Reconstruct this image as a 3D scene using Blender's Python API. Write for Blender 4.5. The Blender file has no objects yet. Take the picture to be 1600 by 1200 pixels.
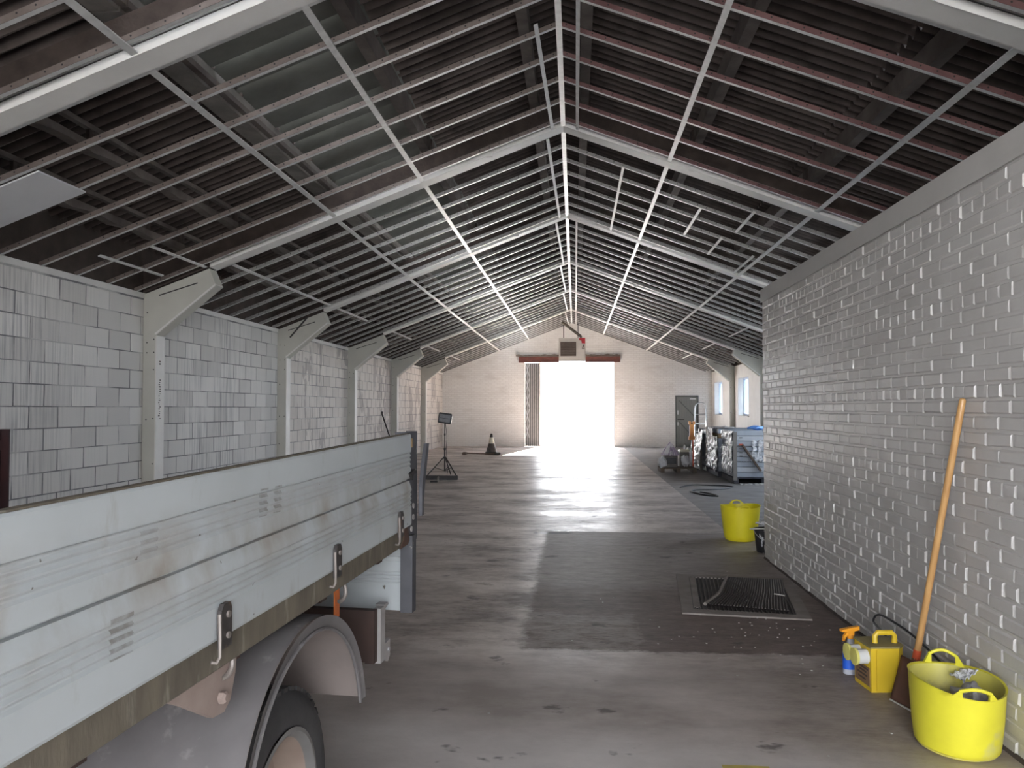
import bpy, bmesh, math, random
from mathutils import Vector, Matrix, noise as mnoise
from math import sin, cos, pi, radians, sqrt, atan2
random.seed(7)
SC = bpy.context.scene
COL = SC.collection

# ------------------------------------------------------------------ camera, sky, sun, exposure
EYE = 1.55
cd = bpy.data.cameras.new('camera'); cam = bpy.data.objects.new('camera', cd); COL.objects.link(cam)
cam.location = (0, 0, EYE)
cam.rotation_euler = (radians(90 + 1.736), 0, radians(4.528))
cd.sensor_width = 36.0; cd.lens = 1250 / 1600 * 36.0; cd.clip_start = 0.05; cd.clip_end = 300
SC.camera = cam

w = bpy.data.worlds.new('sky'); SC.world = w; w.use_nodes = True
nt = w.node_tree; nt.nodes.clear()
out = nt.nodes.new('ShaderNodeOutputWorld'); bg = nt.nodes.new('ShaderNodeBackground')
tc = nt.nodes.new('ShaderNodeTexCoord'); sep = nt.nodes.new('ShaderNodeSeparateXYZ'); rmp = nt.nodes.new('ShaderNodeValToRGB')
nt.links.new(tc.outputs['Generated'], sep.inputs[0]); nt.links.new(sep.outputs['Z'], rmp.inputs[0])
rmp.color_ramp.elements[0].color = (0.96, 0.97, 1.0, 1); rmp.color_ramp.elements[1].color = (0.76, 0.86, 1.0, 1)
nt.links.new(rmp.outputs[0], bg.inputs['Color']); bg.inputs['Strength'].default_value = 5.0
nt.links.new(bg.outputs[0], out.inputs['Surface'])

sd = bpy.data.lights.new('sun', 'SUN'); sd.energy = 24.0; sd.angle = radians(0.6); sd.color = (1.0, 0.93, 0.84)
sun = bpy.data.objects.new('sun', sd); COL.objects.link(sun)
sun.rotation_euler = Vector((-0.14, -0.86, -0.46)).to_track_quat('-Z', 'Y').to_euler()

vs = SC.view_settings
vs.view_transform = 'Standard'; vs.look = 'None'; vs.gamma = 1.0; vs.use_curve_mapping = False; vs.exposure = 1.85
try:
    SC.display_settings.display_device = 'sRGB'
except Exception:
    pass
SC.cycles.use_denoising = True
SC.cycles.diffuse_bounces = 8; SC.cycles.glossy_bounces = 4; SC.cycles.max_bounces = 12
SC.cycles.sample_clamp_indirect = 20.0
SC.cycles.caustics_reflective = False; SC.cycles.caustics_refractive = False

def light_portal(loc, rot, sx, sy):
    l = bpy.data.lights.new('daylight_portal', 'AREA'); l.shape = 'RECTANGLE'; l.size = sx; l.size_y = sy
    l.cycles.is_portal = True
    o = bpy.data.objects.new('daylight_portal', l); COL.objects.link(o); o.location = loc; o.rotation_euler = rot
# sampling portals in the real openings (they give no light of their own)
light_portal((-0.24, 32.55, 1.72), (radians(-90), 0, 0), 3.6, 3.4)
light_portal((0, -4.2, 1.9), (radians(90), 0, 0), 6.2, 3.8)

# ------------------------------------------------------------------ dimensions
XW = 5.42            # inner face of the long walls
XC = 5.25            # aisle face of the columns
RX = -0.14           # ridge
SL = 0.377           # roof slope
ZS = 4.98            # rafter soffit at the ridge
ZG = 5.0             # ceiling grid at the ridge
ZR = 5.62            # roof sheets at the ridge
YB = 32.4            # gable wall
YF = -4.0
FY = [-3.97 + 4.54 * i for i in range(8)]      # near faces of the portal frames
def zs(x, z0=ZS): return z0 - SL * abs(x - RX)

# ------------------------------------------------------------------ materials
MATS = {}
def nd(t, typ, **kw):
    n = t.nodes.new(typ)
    for k, v in kw.items(): setattr(n, k, v)
    return n
def ramp(t, src, stops):
    r = nd(t, 'ShaderNodeValToRGB'); e = r.color_ramp.elements
    while len(e) < len(stops): e.new(0.5)
    for i, (p, c) in enumerate(stops):
        e[i].position = p; e[i].color = (*c, 1) if len(c) == 3 else c
    t.links.new(src, r.inputs[0]); return r.outputs[0]
def mixc(t, fac, a, b, mode='MIX'):
    m = nd(t, 'ShaderNodeMix', data_type='RGBA', blend_type=mode)
    for s, v in ((0, fac), (6, a), (7, b)):
        if hasattr(v, 'is_linked') or hasattr(v, 'links'): t.links.new(v, m.inputs[s])
        else: m.inputs[s].default_value = v if s == 0 else ((*v, 1) if len(v) == 3 else v)
    return m.outputs[2]
def mth(t, op, a, b=0.0, clamp=False):
    m = nd(t, 'ShaderNodeMath', operation=op, use_clamp=clamp)
    for s, v in ((0, a), (1, b)):
        if hasattr(v, 'links'): t.links.new(v, m.inputs[s])
        else: m.inputs[s].default_value = v
    return m.outputs[0]
def coords(t, space='object', stretch=(1, 1, 1)):
    if space == 'world': src = nd(t, 'ShaderNodeNewGeometry').outputs['Position']
    else: src = nd(t, 'ShaderNodeTexCoord').outputs['Object']
    mp = nd(t, 'ShaderNodeMapping'); mp.inputs['Scale'].default_value = stretch
    t.links.new(src, mp.inputs[0]); return mp.outputs[0]
def noise(t, vec, scale, detail=4, rough=0.55, dist=0.0):
    n = nd(t, 'ShaderNodeTexNoise'); n.inputs['Scale'].default_value = scale; n.inputs['Detail'].default_value = detail
    n.inputs['Roughness'].default_value = rough; n.inputs['Distortion'].default_value = dist
    t.links.new(vec, n.inputs['Vector']); return n.outputs['Fac']
def new_mat(name):
    m = bpy.data.materials.new(name); m.use_nodes = True; t = m.node_tree; b = t.nodes['Principled BSDF']; MATS[name] = m
    return m, t, b
def bump(t, b, h, strength=0.3, dist=0.01):
    n = nd(t, 'ShaderNodeBump'); n.inputs['Strength'].default_value = strength; n.inputs['Distance'].default_value = dist
    t.links.new(h, n.inputs['Height']); t.links.new(n.outputs[0], b.inputs['Normal'])
def M(name, c, c2=None, scale=6.0, rough=0.6, metal=0.0, bmp=0.15, stretch=(1, 1, 1), space='object', lo=0.35, hi=0.7, spec=0.5, dist=0.004, c3=None, s3=2.0, t3=(0.58, 0.66)):
    """noise-mottled surface: c..c2 by a noise, c3 in patches"""
    m, t, b = new_mat(name); v = coords(t, space, stretch)
    n = noise(t, v, scale, 6)
    col = ramp(t, n, [(lo, c), (hi, c2 or tuple(x * 0.8 for x in c))])
    if c3:
        n3 = noise(t, v, s3, 5, 0.6)
        f = ramp(t, n3, [(t3[0], (0, 0, 0)), (t3[1], (1, 1, 1))])
        col = mixc(t, f, col, c3)
    t.links.new(col, b.inputs['Base Color'])
    b.inputs['Roughness'].default_value = rough; b.inputs['Metallic'].default_value = metal
    b.inputs['Specular IOR Level'].default_value = spec
    if bmp: bump(t, b, noise(t, v, scale * 6, 4), bmp, dist)
    return m

# painted block wall: white paint, brushed dry streaks, patches of the older grey coat
def block_paint():
    m, t, b = new_mat('painted_block')
    v = coords(t, 'world')
    oi = nd(t, 'ShaderNodeObjectInfo')
    base = ramp(t, oi.outputs['Random'], [(0.0, (0.60, 0.58, 0.56)), (1.0, (0.76, 0.74, 0.715))])
    sp = nd(t, 'ShaderNodeSeparateXYZ'); t.links.new(v, sp.inputs[0])
    # vertical dry-brush streaks in the middle of every bay
    vs_ = coords(t, 'world', (1, 1, 0.03)); ns = noise(t, vs_, 34, 3, 0.6)
    nb = noise(t, v, 1.1, 3)
    st = mth(t, 'MULTIPLY', ramp(t, ns, [(0.46, (0, 0, 0)), (0.60, (1, 1, 1))]), ramp(t, nb, [(0.40, (0.12,) * 3), (0.58, (0.85,) * 3)]))
    k = mth(t, 'MODULO', mth(t, 'SUBTRACT', sp.outputs['Y'], 9.65 - 4.54 * 4), 4.54)
    bell = mth(t, 'SUBTRACT', 1.0, mth(t, 'MULTIPLY', mth(t, 'ABSOLUTE', mth(t, 'SUBTRACT', k, 2.0)), 0.55), True)
    far = mth(t, 'SUBTRACT', 1.25, mth(t, 'MULTIPLY', mth(t, 'ABSOLUTE', mth(t, 'SUBTRACT', sp.outputs['Y'], 11.5)), 0.10), True)
    st = mth(t, 'MULTIPLY', mth(t, 'MULTIPLY', st, bell), far)
    col = mixc(t, st, base, (0.30, 0.30, 0.31))
    # fresh cream coat and grey runs in the third and fourth bays
    vd = coords(t, 'world', (1, 1, 0.5)); nd2 = noise(t, vd, 1.25, 5, 0.6, 0.5)
    msk = mth(t, 'MULTIPLY', ramp(t, nd2, [(0.525, (0, 0, 0)), (0.54, (1, 1, 1))]), mth(t, 'GREATER_THAN', sp.outputs['Y'], 14.4))
    col = mixc(t, mth(t, 'MULTIPLY', msk, 0.85), col, (0.42, 0.40, 0.395))
    warm = mth(t, 'GREATER_THAN', sp.outputs['Y'], 14.4)
    col = mixc(t, mth(t, 'MULTIPLY', warm, 0.55), col, (1.0, 0.93, 0.87), 'MULTIPLY')
    t.links.new(col, b.inputs['Base Color']); b.inputs['Roughness'].default_value = 0.62
    b.inputs['Specular IOR Level'].default_value = 0.3
    bump(t, b, noise(t, v, 60, 5), 0.35, 0.004)
    return m
block_paint()
M('block_joint', (0.20, 0.20, 0.205), (0.52, 0.51, 0.50), 1.6, 0.85, bmp=0.3, space='world', lo=0.46, hi=0.60)

def brick_gloss():
    m, t, b = new_mat('grey_brick_paint'); v = coords(t, 'world')
    col = ramp(t, noise(t, v, 2.2, 4), [(0.35, (0.52, 0.50, 0.48)), (0.7, (0.60, 0.58, 0.56))])
    t.links.new(col, b.inputs['Base Color'])
    r = ramp(t, noise(t, v, 7, 4), [(0.3, (0.29,) * 3), (0.7, (0.36,) * 3)])
    t.links.new(r, b.inputs['Roughness'])
    n1 = noise(t, v, 9, 3, 0.6, 0.4); n2 = noise(t, v, 38, 3)
    h = mth(t, 'ADD', n1, mth(t, 'MULTIPLY', n2, 0.28))
    bump(t, b, h, 0.28, 0.009)
    return m
brick_gloss()
M('band_paint', (0.52, 0.50, 0.48), (0.47, 0.455, 0.435), 3, 0.5, bmp=0.25, space='world')

def gable_paint():
    m, t, b = new_mat('white_gable_brick')
    v = coords(t, 'world')
    sp = nd(t, 'ShaderNodeSeparateXYZ'); t.links.new(v, sp.inputs[0])
    cb = nd(t, 'ShaderNodeCombineXYZ'); t.links.new(sp.outputs['X'], cb.inputs['X']); t.links.new(sp.outputs['Z'], cb.inputs['Y'])
    bk = nd(t, 'ShaderNodeTexBrick'); t.links.new(cb.outputs[0], bk.inputs['Vector'])
    bk.inputs['Scale'].default_value = 1.0; bk.inputs['Brick Width'].default_value = 0.235; bk.inputs['Row Height'].default_value = 0.078
    bk.inputs['Mortar Size'].default_value = 0.009; bk.inputs['Mortar Smooth'].default_value = 0.6; bk.inputs['Bias'].default_value = 0.0
    bk.inputs['Color1'].default_value = (0.82, 0.81, 0.79, 1); bk.inputs['Color2'].default_value = (0.77, 0.755, 0.735, 1); bk.inputs['Mortar'].default_value = (0.68, 0.66, 0.64, 1)
    n = noise(t, coords(t, 'world', (0.5, 1, 1.4)), 1.6, 5, 0.6)
    col = mixc(t, ramp(t, n, [(0.56, (0, 0, 0)), (0.72, (0.7,) * 3)]), bk.outputs['Color'], (0.62, 0.59, 0.56))
    t.links.new(col, b.inputs['Base Color']); b.inputs['Roughness'].default_value = 0.7
    h = mth(t, 'SUBTRACT', mth(t, 'MULTIPLY', noise(t, v, 5, 5), 0.8), mth(t, 'MULTIPLY', bk.outputs['Fac'], 0.5))
    bump(t, b, h, 0.5, 0.02)
    return m
gable_paint()

def concrete_floor():
    m, t, b = new_mat('worn_concrete'); v = coords(t, 'world')
    sp = nd(t, 'ShaderNodeSeparateXYZ'); t.links.new(v, sp.inputs[0]); X, Y = sp.outputs['X'], sp.outputs['Y']
    big = noise(t, coords(t, 'world', (0.75, 1.2, 1)), 1.1, 8, 0.66)
    fine0 = noise(t, coords(t, 'world', (0.8, 1.8, 1)), 5.5, 8, 0.72); streak = noise(t, coords(t, 'world', (0.7, 2.6, 1)), 19.0, 5, 0.7)
    fine = mth(t, 'ADD', mth(t, 'MULTIPLY', fine0, 0.62), mth(t, 'MULTIPLY', streak, 0.38))
    wob = mth(t, 'MULTIPLY', mth(t, 'SUBTRACT', noise(t, v, 1.6, 6, 0.7), 0.5), 0.5)
    wf = mth(t, 'MULTIPLY', mth(t, 'SUBTRACT', noise(t, v, 7.0, 6, 0.8), 0.5), 0.22)
    def step(a, edge, soft):   # 0 below edge, 1 above
        return mth(t, 'MULTIPLY', mth(t, 'SUBTRACT', a, edge - soft / 2), 1.0 / soft, True)
    base = ramp(t, mth(t, 'ADD', mth(t, 'MULTIPLY', big, 0.6), mth(t, 'MULTIPLY', fine, 0.4)), [(0.40, (0.19, 0.165, 0.153)), (0.50, (0.44, 0.40, 0.378)), (0.60, (0.66, 0.62, 0.59))])
    # smoother, paler cast towards the camera
    near = mth(t, 'SUBTRACT', 1.0, step(mth(t, 'ADD', Y, wob), 5.0, 0.5), True)
    pal = ramp(t, big, [(0.38, (0.30, 0.27, 0.252)), (0.62, (0.50, 0.465, 0.445))])
    front = mth(t, 'SUBTRACT', 1.0, step(mth(t, 'ADD', mth(t, 'ADD', Y, wob), mth(t, 'MULTIPLY', X, 0.12)), 3.9, 0.35), True)
    pal = mixc(t, front, pal, ramp(t, big, [(0.38, (0.46, 0.44, 0.43)), (0.62, (0.60, 0.58, 0.57))]))
    smear = mth(t, 'MULTIPLY', step(mth(t, 'ADD', X, mth(t, 'MULTIPLY', wob, 2.0)), 0.85, 0.5), mth(t, 'SUBTRACT', 1.0, mth(t, 'MULTIPLY', front, 0.9)))
    pal = mixc(t, mth(t, 'MULTIPLY', smear, 0.75), pal, ramp(t, fine, [(0.38, (0.16, 0.135, 0.12)), (0.62, (0.34, 0.305, 0.28))]))
    col = mixc(t, near, base, pal)
    # the darker recast rectangle by the drain
    Xw, Yw = mth(t, 'ADD', X, wf), mth(t, 'ADD', Y, wf)
    px = step(mth(t, 'ADD', Xw, mth(t, 'MULTIPLY', wob, 0.25)), -0.36, 0.06)
    py = mth(t, 'MULTIPLY', step(Yw, 5.2, 0.05), mth(t, 'SUBTRACT', 1.0, step(Yw, 10.15, 0.05), True))
    patch = mth(t, 'MULTIPLY', px, py)
    far = step(mth(t, 'ADD', Y, wob), 7.0, 0.6)
    dark = mixc(t, far, ramp(t, fine, [(0.38, (0.105, 0.08, 0.072)), (0.64, (0.22, 0.18, 0.166))]), ramp(t, fine, [(0.38, (0.19, 0.168, 0.158)), (0.62, (0.33, 0.30, 0.285))]))
    tong = mth(t, 'MULTIPLY', mth(t, 'SUBTRACT', 1.0, step(mth(t, 'ADD', Xw, wob), 0.42, 0.04), True), mth(t, 'SUBTRACT', 1.0, step(mth(t, 'ADD', Y, mth(t, 'MULTIPLY', wob, 1.5)), 6.1, 0.1), True))
    dark = mixc(t, mth(t, 'MULTIPLY', tong, ramp(t, fine, [(0.42, (0.1,) * 3), (0.56, (0.8,) * 3)])), dark, (0.31, 0.275, 0.255))
    col = mixc(t, patch, col, dark)
    st2 = mth(t, 'MULTIPLY', mth(t, 'MULTIPLY', step(Xw, -0.50, 0.04), mth(t, 'SUBTRACT', 1.0, step(Xw, -0.05, 0.04), True)), mth(t, 'MULTIPLY', step(Y, 9.95, 0.03), mth(t, 'SUBTRACT', 1.0, step(Y, 10.3, 0.03), True)))
    col = mixc(t, mth(t, 'MULTIPLY', st2, 0.85), col, (0.05, 0.045, 0.045))
    # oil spots
    sv = noise(t, coords(t, 'world', (0.8, 1.1, 1)), 3.4, 4, 0.6)
    col = mixc(t, ramp(t, sv, [(0.64, (0, 0, 0)), (0.69, (0.75,) * 3)]), col, (0.055, 0.047, 0.045))
    col = mixc(t, 1.0, col, (1.0, 0.945, 0.92), 'MULTIPLY')
    t.links.new(col, b.inputs['Base Color'])
    rr = ramp(t, mth(t, 'ADD', mth(t, 'MULTIPLY', big, 0.5), mth(t, 'MULTIPLY', fine, 0.5)), [(0.40, (0.50,) * 3), (0.60, (0.26,) * 3)])
    rr = mixc(t, mth(t, 'MULTIPLY', near, 0.6), rr, (0.62, 0.62, 0.62))
    rr = mixc(t, mth(t, 'MULTIPLY', patch, 0.7), rr, (0.62, 0.62, 0.62))
    t.links.new(rr, b.inputs['Roughness'])
    b.inputs['Specular IOR Level'].default_value = 0.45
    bump(t, b, mth(t, 'ADD', big, mth(t, 'MULTIPLY', fine, 0.8)), 0.35, 0.014)
    return m
concrete_floor()
M('dark_concrete', (0.17, 0.155, 0.147), (0.30, 0.28, 0.268), 3.5, 0.5, bmp=0.3, space='world', stretch=(0.7, 1.5, 1), dist=0.01)
M('yellow_floor_paint', (0.55, 0.42, 0.10), (0.40, 0.32, 0.12), 20, 0.6)
M('yard_concrete', (0.62, 0.60, 0.57), (0.54, 0.52, 0.49), 2, 0.8, space='world')
M('sky_block_blue', (0.075, 0.11, 0.17), (0.06, 0.09, 0.14), 3, 0.7, space='world')
M('yard_wall', (0.80, 0.79, 0.77), (0.74, 0.73, 0.71), 2, 0.8, space='world')
M('frame_paint', (0.54, 0.53, 0.475), (0.48, 0.47, 0.425), 2.5, 0.55, bmp=0.12, space='world')
M('casing_white', (0.74, 0.725, 0.70), (0.66, 0.645, 0.62), 3, 0.5, bmp=0.1, space='world')
M('rafter_concrete', (0.05, 0.037, 0.032), (0.085, 0.064, 0.055), 5, 0.9, bmp=0.5, space='world', dist=0.01)
M('purlin_concrete', (0.10, 0.082, 0.073), (0.17, 0.145, 0.13), 4, 0.9, bmp=0.4, space='world', dist=0.008)
M('purlin_pale', (0.17, 0.155, 0.14), (0.25, 0.23, 0.21), 4, 0.9, bmp=0.4, space='world', dist=0.008)
def roof_dark():
    m, t, b = new_mat('roof_dark'); v = coords(t, 'object'); sp = nd(t, 'ShaderNodeSeparateXYZ'); t.links.new(v, sp.inputs[0])
    c = mth(t, 'SINE', mth(t, 'MULTIPLY', sp.outputs['Y'], 2 * pi / 0.152)); painted_relief = mth(t, 'MULTIPLY', mth(t, 'SUBTRACT', 0.35, c), 0.75, True)  # pale crest stripes: light and shade of the corrugations painted into the colour
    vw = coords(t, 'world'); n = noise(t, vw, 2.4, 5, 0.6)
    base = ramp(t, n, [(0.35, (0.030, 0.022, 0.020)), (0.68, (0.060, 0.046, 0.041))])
    col = mixc(t, mth(t, 'MULTIPLY', painted_relief, ramp(t, n, [(0.35, (0.35,) * 3), (0.6, (1, 1, 1))])), base, (0.135, 0.108, 0.097))
    t.links.new(col, b.inputs['Base Color']); b.inputs['Roughness'].default_value = 0.85; bump(t, b, noise(t, vw, 20, 4), 0.3, 0.006)
roof_dark()
M('roof_pale', (0.19, 0.195, 0.175), (0.125, 0.125, 0.11), 2.5, 0.8, bmp=0.25, space='world')
M('galvanised', (0.66, 0.66, 0.65), (0.54, 0.54, 0.53), 14, 0.45, 0.25, 0.05, space='world')

def channel_web(name, c, c2):
    m, t, b = new_mat(name); v = coords(t, 'object')
    sp = nd(t, 'ShaderNodeSeparateXYZ'); t.links.new(v, sp.inputs[0])
    u = mth(t, 'SUBTRACT', mth(t, 'FRACT', mth(t, 'MULTIPLY', sp.outputs['X'], 8.0)), 0.5)
    h = mth(t, 'SUBTRACT', mth(t, 'DIVIDE', sp.outputs['Z'], 0.125), 0.18)
    d = mth(t, 'SQRT', mth(t, 'ADD', mth(t, 'MULTIPLY', u, u), mth(t, 'MULTIPLY', h, h)))
    hole = mth(t, 'LESS_THAN', d, 0.055)
    n = noise(t, coords(t, 'world', (1, 1, 1)), 5, 4)
    col = ramp(t, n, [(0.35, c), (0.68, c2)])
    t.links.new(mixc(t, hole, col, (0.02, 0.018, 0.018)), b.inputs['Base Color'])
    b.inputs['Roughness'].default_value = 0.5; b.inputs['Metallic'].default_value = 0.15
channel_web('web_tan', (0.115, 0.090, 0.080), (0.175, 0.142, 0.128))
channel_web('web_red', (0.105, 0.048, 0.048), (0.165, 0.088, 0.084))
channel_web('web_grey', (0.26, 0.25, 0.24), (0.34, 0.33, 0.315))
M('plasterboard', (0.62, 0.62, 0.64), (0.57, 0.57, 0.59), 3, 0.7, space='world')

M('red_lead', (0.19, 0.062, 0.048), (0.12, 0.043, 0.035), 7, 0.6, space='world')
M('crumbled_mortar', (0.32, 0.27, 0.23), (0.20, 0.17, 0.15), 12, 0.9, bmp=0.5)
M('shutter_lit', (0.46, 0.45, 0.44), (0.38, 0.37, 0.36), 8, 0.5, 0.2)
M('shutter_shaded', (0.16, 0.155, 0.15), (0.12, 0.118, 0.115), 8, 0.5, 0.3)
M('door_grey', (0.27, 0.275, 0.26), (0.23, 0.235, 0.222), 8, 0.55, stretch=(6, 6, 0.5))
M('door_grey_dark', (0.15, 0.155, 0.148), (0.125, 0.128, 0.123), 8, 0.55)
M('white_plastic', (0.78, 0.78, 0.78), (0.72, 0.72, 0.72), 5, 0.4)
M('heater_cream', (0.60, 0.575, 0.53), (0.55, 0.525, 0.49), 4, 0.45)
M('heater_dark', (0.13, 0.095, 0.08), (0.10, 0.075, 0.065), 6, 0.5)
M('logo_red', (0.52, 0.03, 0.045), (0.46, 0.03, 0.04), 5, 0.5)
M('flue_steel', (0.22, 0.19, 0.16), (0.15, 0.13, 0.11), 8, 0.5, 0.5)
M('black_iron', (0.03, 0.028, 0.028), (0.055, 0.05, 0.048), 9, 0.55, 0.2)
M('black_plastic', (0.022, 0.022, 0.025), (0.04, 0.04, 0.043), 9, 0.45)
M('lamp_glass', (0.20, 0.20, 0.21), (0.27, 0.27, 0.28), 16, 0.25)
M('cone_black', (0.045, 0.038, 0.034), (0.075, 0.064, 0.058), 8, 0.6)
M('sleeve_cream', (0.72, 0.68, 0.55), (0.60, 0.55, 0.42), 9, 0.4)
M('broom_wood', (0.16, 0.11, 0.085), (0.11, 0.075, 0.06), 6, 0.7, stretch=(1, 8, 8))
M('bright_metal', (0.72, 0.72, 0.72), (0.60, 0.60, 0.61), 12, 0.32, 0.8, 0.03)
M('panel_blue_grey', (0.34, 0.37, 0.42), (0.28, 0.31, 0.36), 4, 0.5)
M('panel_edge', (0.46, 0.48, 0.52), (0.40, 0.42, 0.46), 4, 0.5)
M('board_tan', (0.34, 0.25, 0.14), (0.26, 0.19, 0.11), 6, 0.8)
M('pallet_wood', (0.16, 0.125, 0.095), (0.105, 0.08, 0.062), 5, 0.85, stretch=(1, 6, 6))
M('pallet_dark', (0.045, 0.045, 0.06), (0.03, 0.03, 0.04), 6, 0.7)
M('timber_brown', (0.115, 0.08, 0.06), (0.075, 0.053, 0.042), 6, 0.8)
M('corner_grey', (0.20, 0.185, 0.17), (0.15, 0.14, 0.13), 6, 0.7)
def foil():
    m, t, b = new_mat('silver_film'); v = coords(t, 'object')
    b.inputs['Base Color'].default_value = (0.88, 0.89, 0.92, 1); b.inputs['Metallic'].default_value = 0.2
    t.links.new(ramp(t, noise(t, v, 4, 3), [(0.4, (0.16,) * 3), (0.65, (0.38,) * 3)]), b.inputs['Roughness'])
    vo = nd(t, 'ShaderNodeTexVoronoi'); vo.inputs['Scale'].default_value = 9; t.links.new(v, vo.inputs['Vector'])
    bump(t, b, mth(t, 'ADD', vo.outputs['Distance'], noise(t, v, 12, 5, 0.6, 0.6)), 0.9, 0.05)
foil()
M('clear_sheet', (0.84, 0.84, 0.87), (0.66, 0.67, 0.71), 9, 0.22, 0.0, 0.7, dist=0.03)
M('purple_sack', (0.46, 0.36, 0.50), (0.84, 0.82, 0.84), 3, 0.4, 0.0, 0.4, stretch=(4, 4, 0.3), dist=0.02, lo=0.45, hi=0.55)
M('blue_sheet', (0.10, 0.25, 0.62), (0.16, 0.34, 0.72), 9, 0.3, 0, 0.6, dist=0.02)
M('carton_grey', (0.20, 0.185, 0.17), (0.11, 0.10, 0.095), 7, 0.7)
M('orange_plastic', (0.80, 0.33, 0.09), (0.68, 0.26, 0.07), 6, 0.5)
M('cable_black', (0.02, 0.02, 0.022), (0.03, 0.03, 0.032), 9, 0.5)
M('tub_yellow', (0.78, 0.72, 0.045), (0.68, 0.62, 0.04), 5, 0.45, bmp=0.08, c3=(0.60, 0.57, 0.22), s3=3.2, t3=(0.60, 0.70))
M('tub_inside', (0.66, 0.60, 0.12), (0.50, 0.45, 0.14), 5, 0.55, bmp=0.1, c3=(0.30, 0.26, 0.12), s3=5, t3=(0.55, 0.68))
M('far_tub_yellow', (0.80, 0.70, 0.02), (0.72, 0.62, 0.02), 5, 0.45, bmp=0.05)
M('paint_splash', (0.02, 0.02, 0.022), (0.03, 0.03, 0.032), 9, 0.45, bmp=0.1, c3=(0.72, 0.73, 0.76), s3=9, t3=(0.56, 0.60), stretch=(1, 1, 0.5))
M('grey_rag', (0.42, 0.41, 0.42), (0.25, 0.24, 0.25), 8, 0.5, bmp=0.5, dist=0.02)
M('transformer_yellow', (0.74, 0.52, 0.03), (0.66, 0.46, 0.03), 5, 0.45, bmp=0.06)
M('transformer_top', (0.30, 0.25, 0.11), (0.22, 0.185, 0.09), 8, 0.7)
M('socket_yellow', (0.78, 0.74, 0.22), (0.68, 0.62, 0.16), 6, 0.45)
M('socket_white', (0.70, 0.71, 0.70), (0.62, 0.62, 0.62), 6, 0.4)
M('label_brown', (0.26, 0.155, 0.085), (0.20, 0.12, 0.065), 7, 0.7)
M('label_print', (0.07, 0.05, 0.04), (0.09, 0.06, 0.05), 7, 0.7)
M('bottle_clear', (0.48, 0.50, 0.56), (0.42, 0.44, 0.50), 4, 0.2)
M('bottle_label', (0.02, 0.10, 0.62), (0.03, 0.16, 0.70), 6, 0.35, c3=(0.45, 0.62, 0.92), s3=18, t3=(0.66, 0.72))
M('trigger_orange', (0.90, 0.38, 0.03), (0.82, 0.32, 0.03), 6, 0.4)
M('trigger_grey', (0.16, 0.17, 0.21), (0.13, 0.14, 0.17), 6, 0.4)
M('handle_wood', (0.56, 0.33, 0.13), (0.42, 0.22, 0.085), 5, 0.35, bmp=0.05, stretch=(6, 6, 0.6), c3=(0.22, 0.11, 0.05), s3=2.2, t3=(0.66, 0.72))
M('tape_red', (0.62, 0.10, 0.04), (0.54, 0.085, 0.035), 8, 0.5)
M('rusty_blade', (0.155, 0.075, 0.05), (0.10, 0.052, 0.038), 7, 0.6, 0.2, 0.2)
M('drain_frame', (0.27, 0.235, 0.215), (0.19, 0.165, 0.15), 7, 0.75, bmp=0.2)
M('drain_bar', (0.10, 0.085, 0.08), (0.07, 0.06, 0.055), 8, 0.6, 0.3)
M('rubber_mat', (0.030, 0.024, 0.024), (0.05, 0.04, 0.038), 8, 0.6)
M('mat_edge', (0.27, 0.24, 0.215), (0.20, 0.175, 0.16), 8, 0.7)
M('white_chips', (0.5, 0.49, 0.46), (0.34, 0.33, 0.31), 8, 0.7)
M('blue_frame', (0.55, 0.66, 0.82), (0.50, 0.61, 0.78), 6, 0.4)

def glass():
    m, t, b = new_mat('obscured_glass')
    b.inputs['Base Color'].default_value = (0.70, 0.85, 1.0, 1); b.inputs['Roughness'].default_value = 0.2
    tr_ = nd(t, 'ShaderNodeBsdfTransparent'); tr_.inputs[0].default_value = (0.93, 0.97, 1.0, 1)
    mx = nd(t, 'ShaderNodeMixShader'); mx.inputs[0].default_value = 0.12
    t.links.new(tr_.outputs[0], mx.inputs[1]); t.links.new(b.outputs[0], mx.inputs[2]); t.links.new(mx.outputs[0], t.nodes['Material Output'].inputs['Surface'])
glass()

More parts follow.
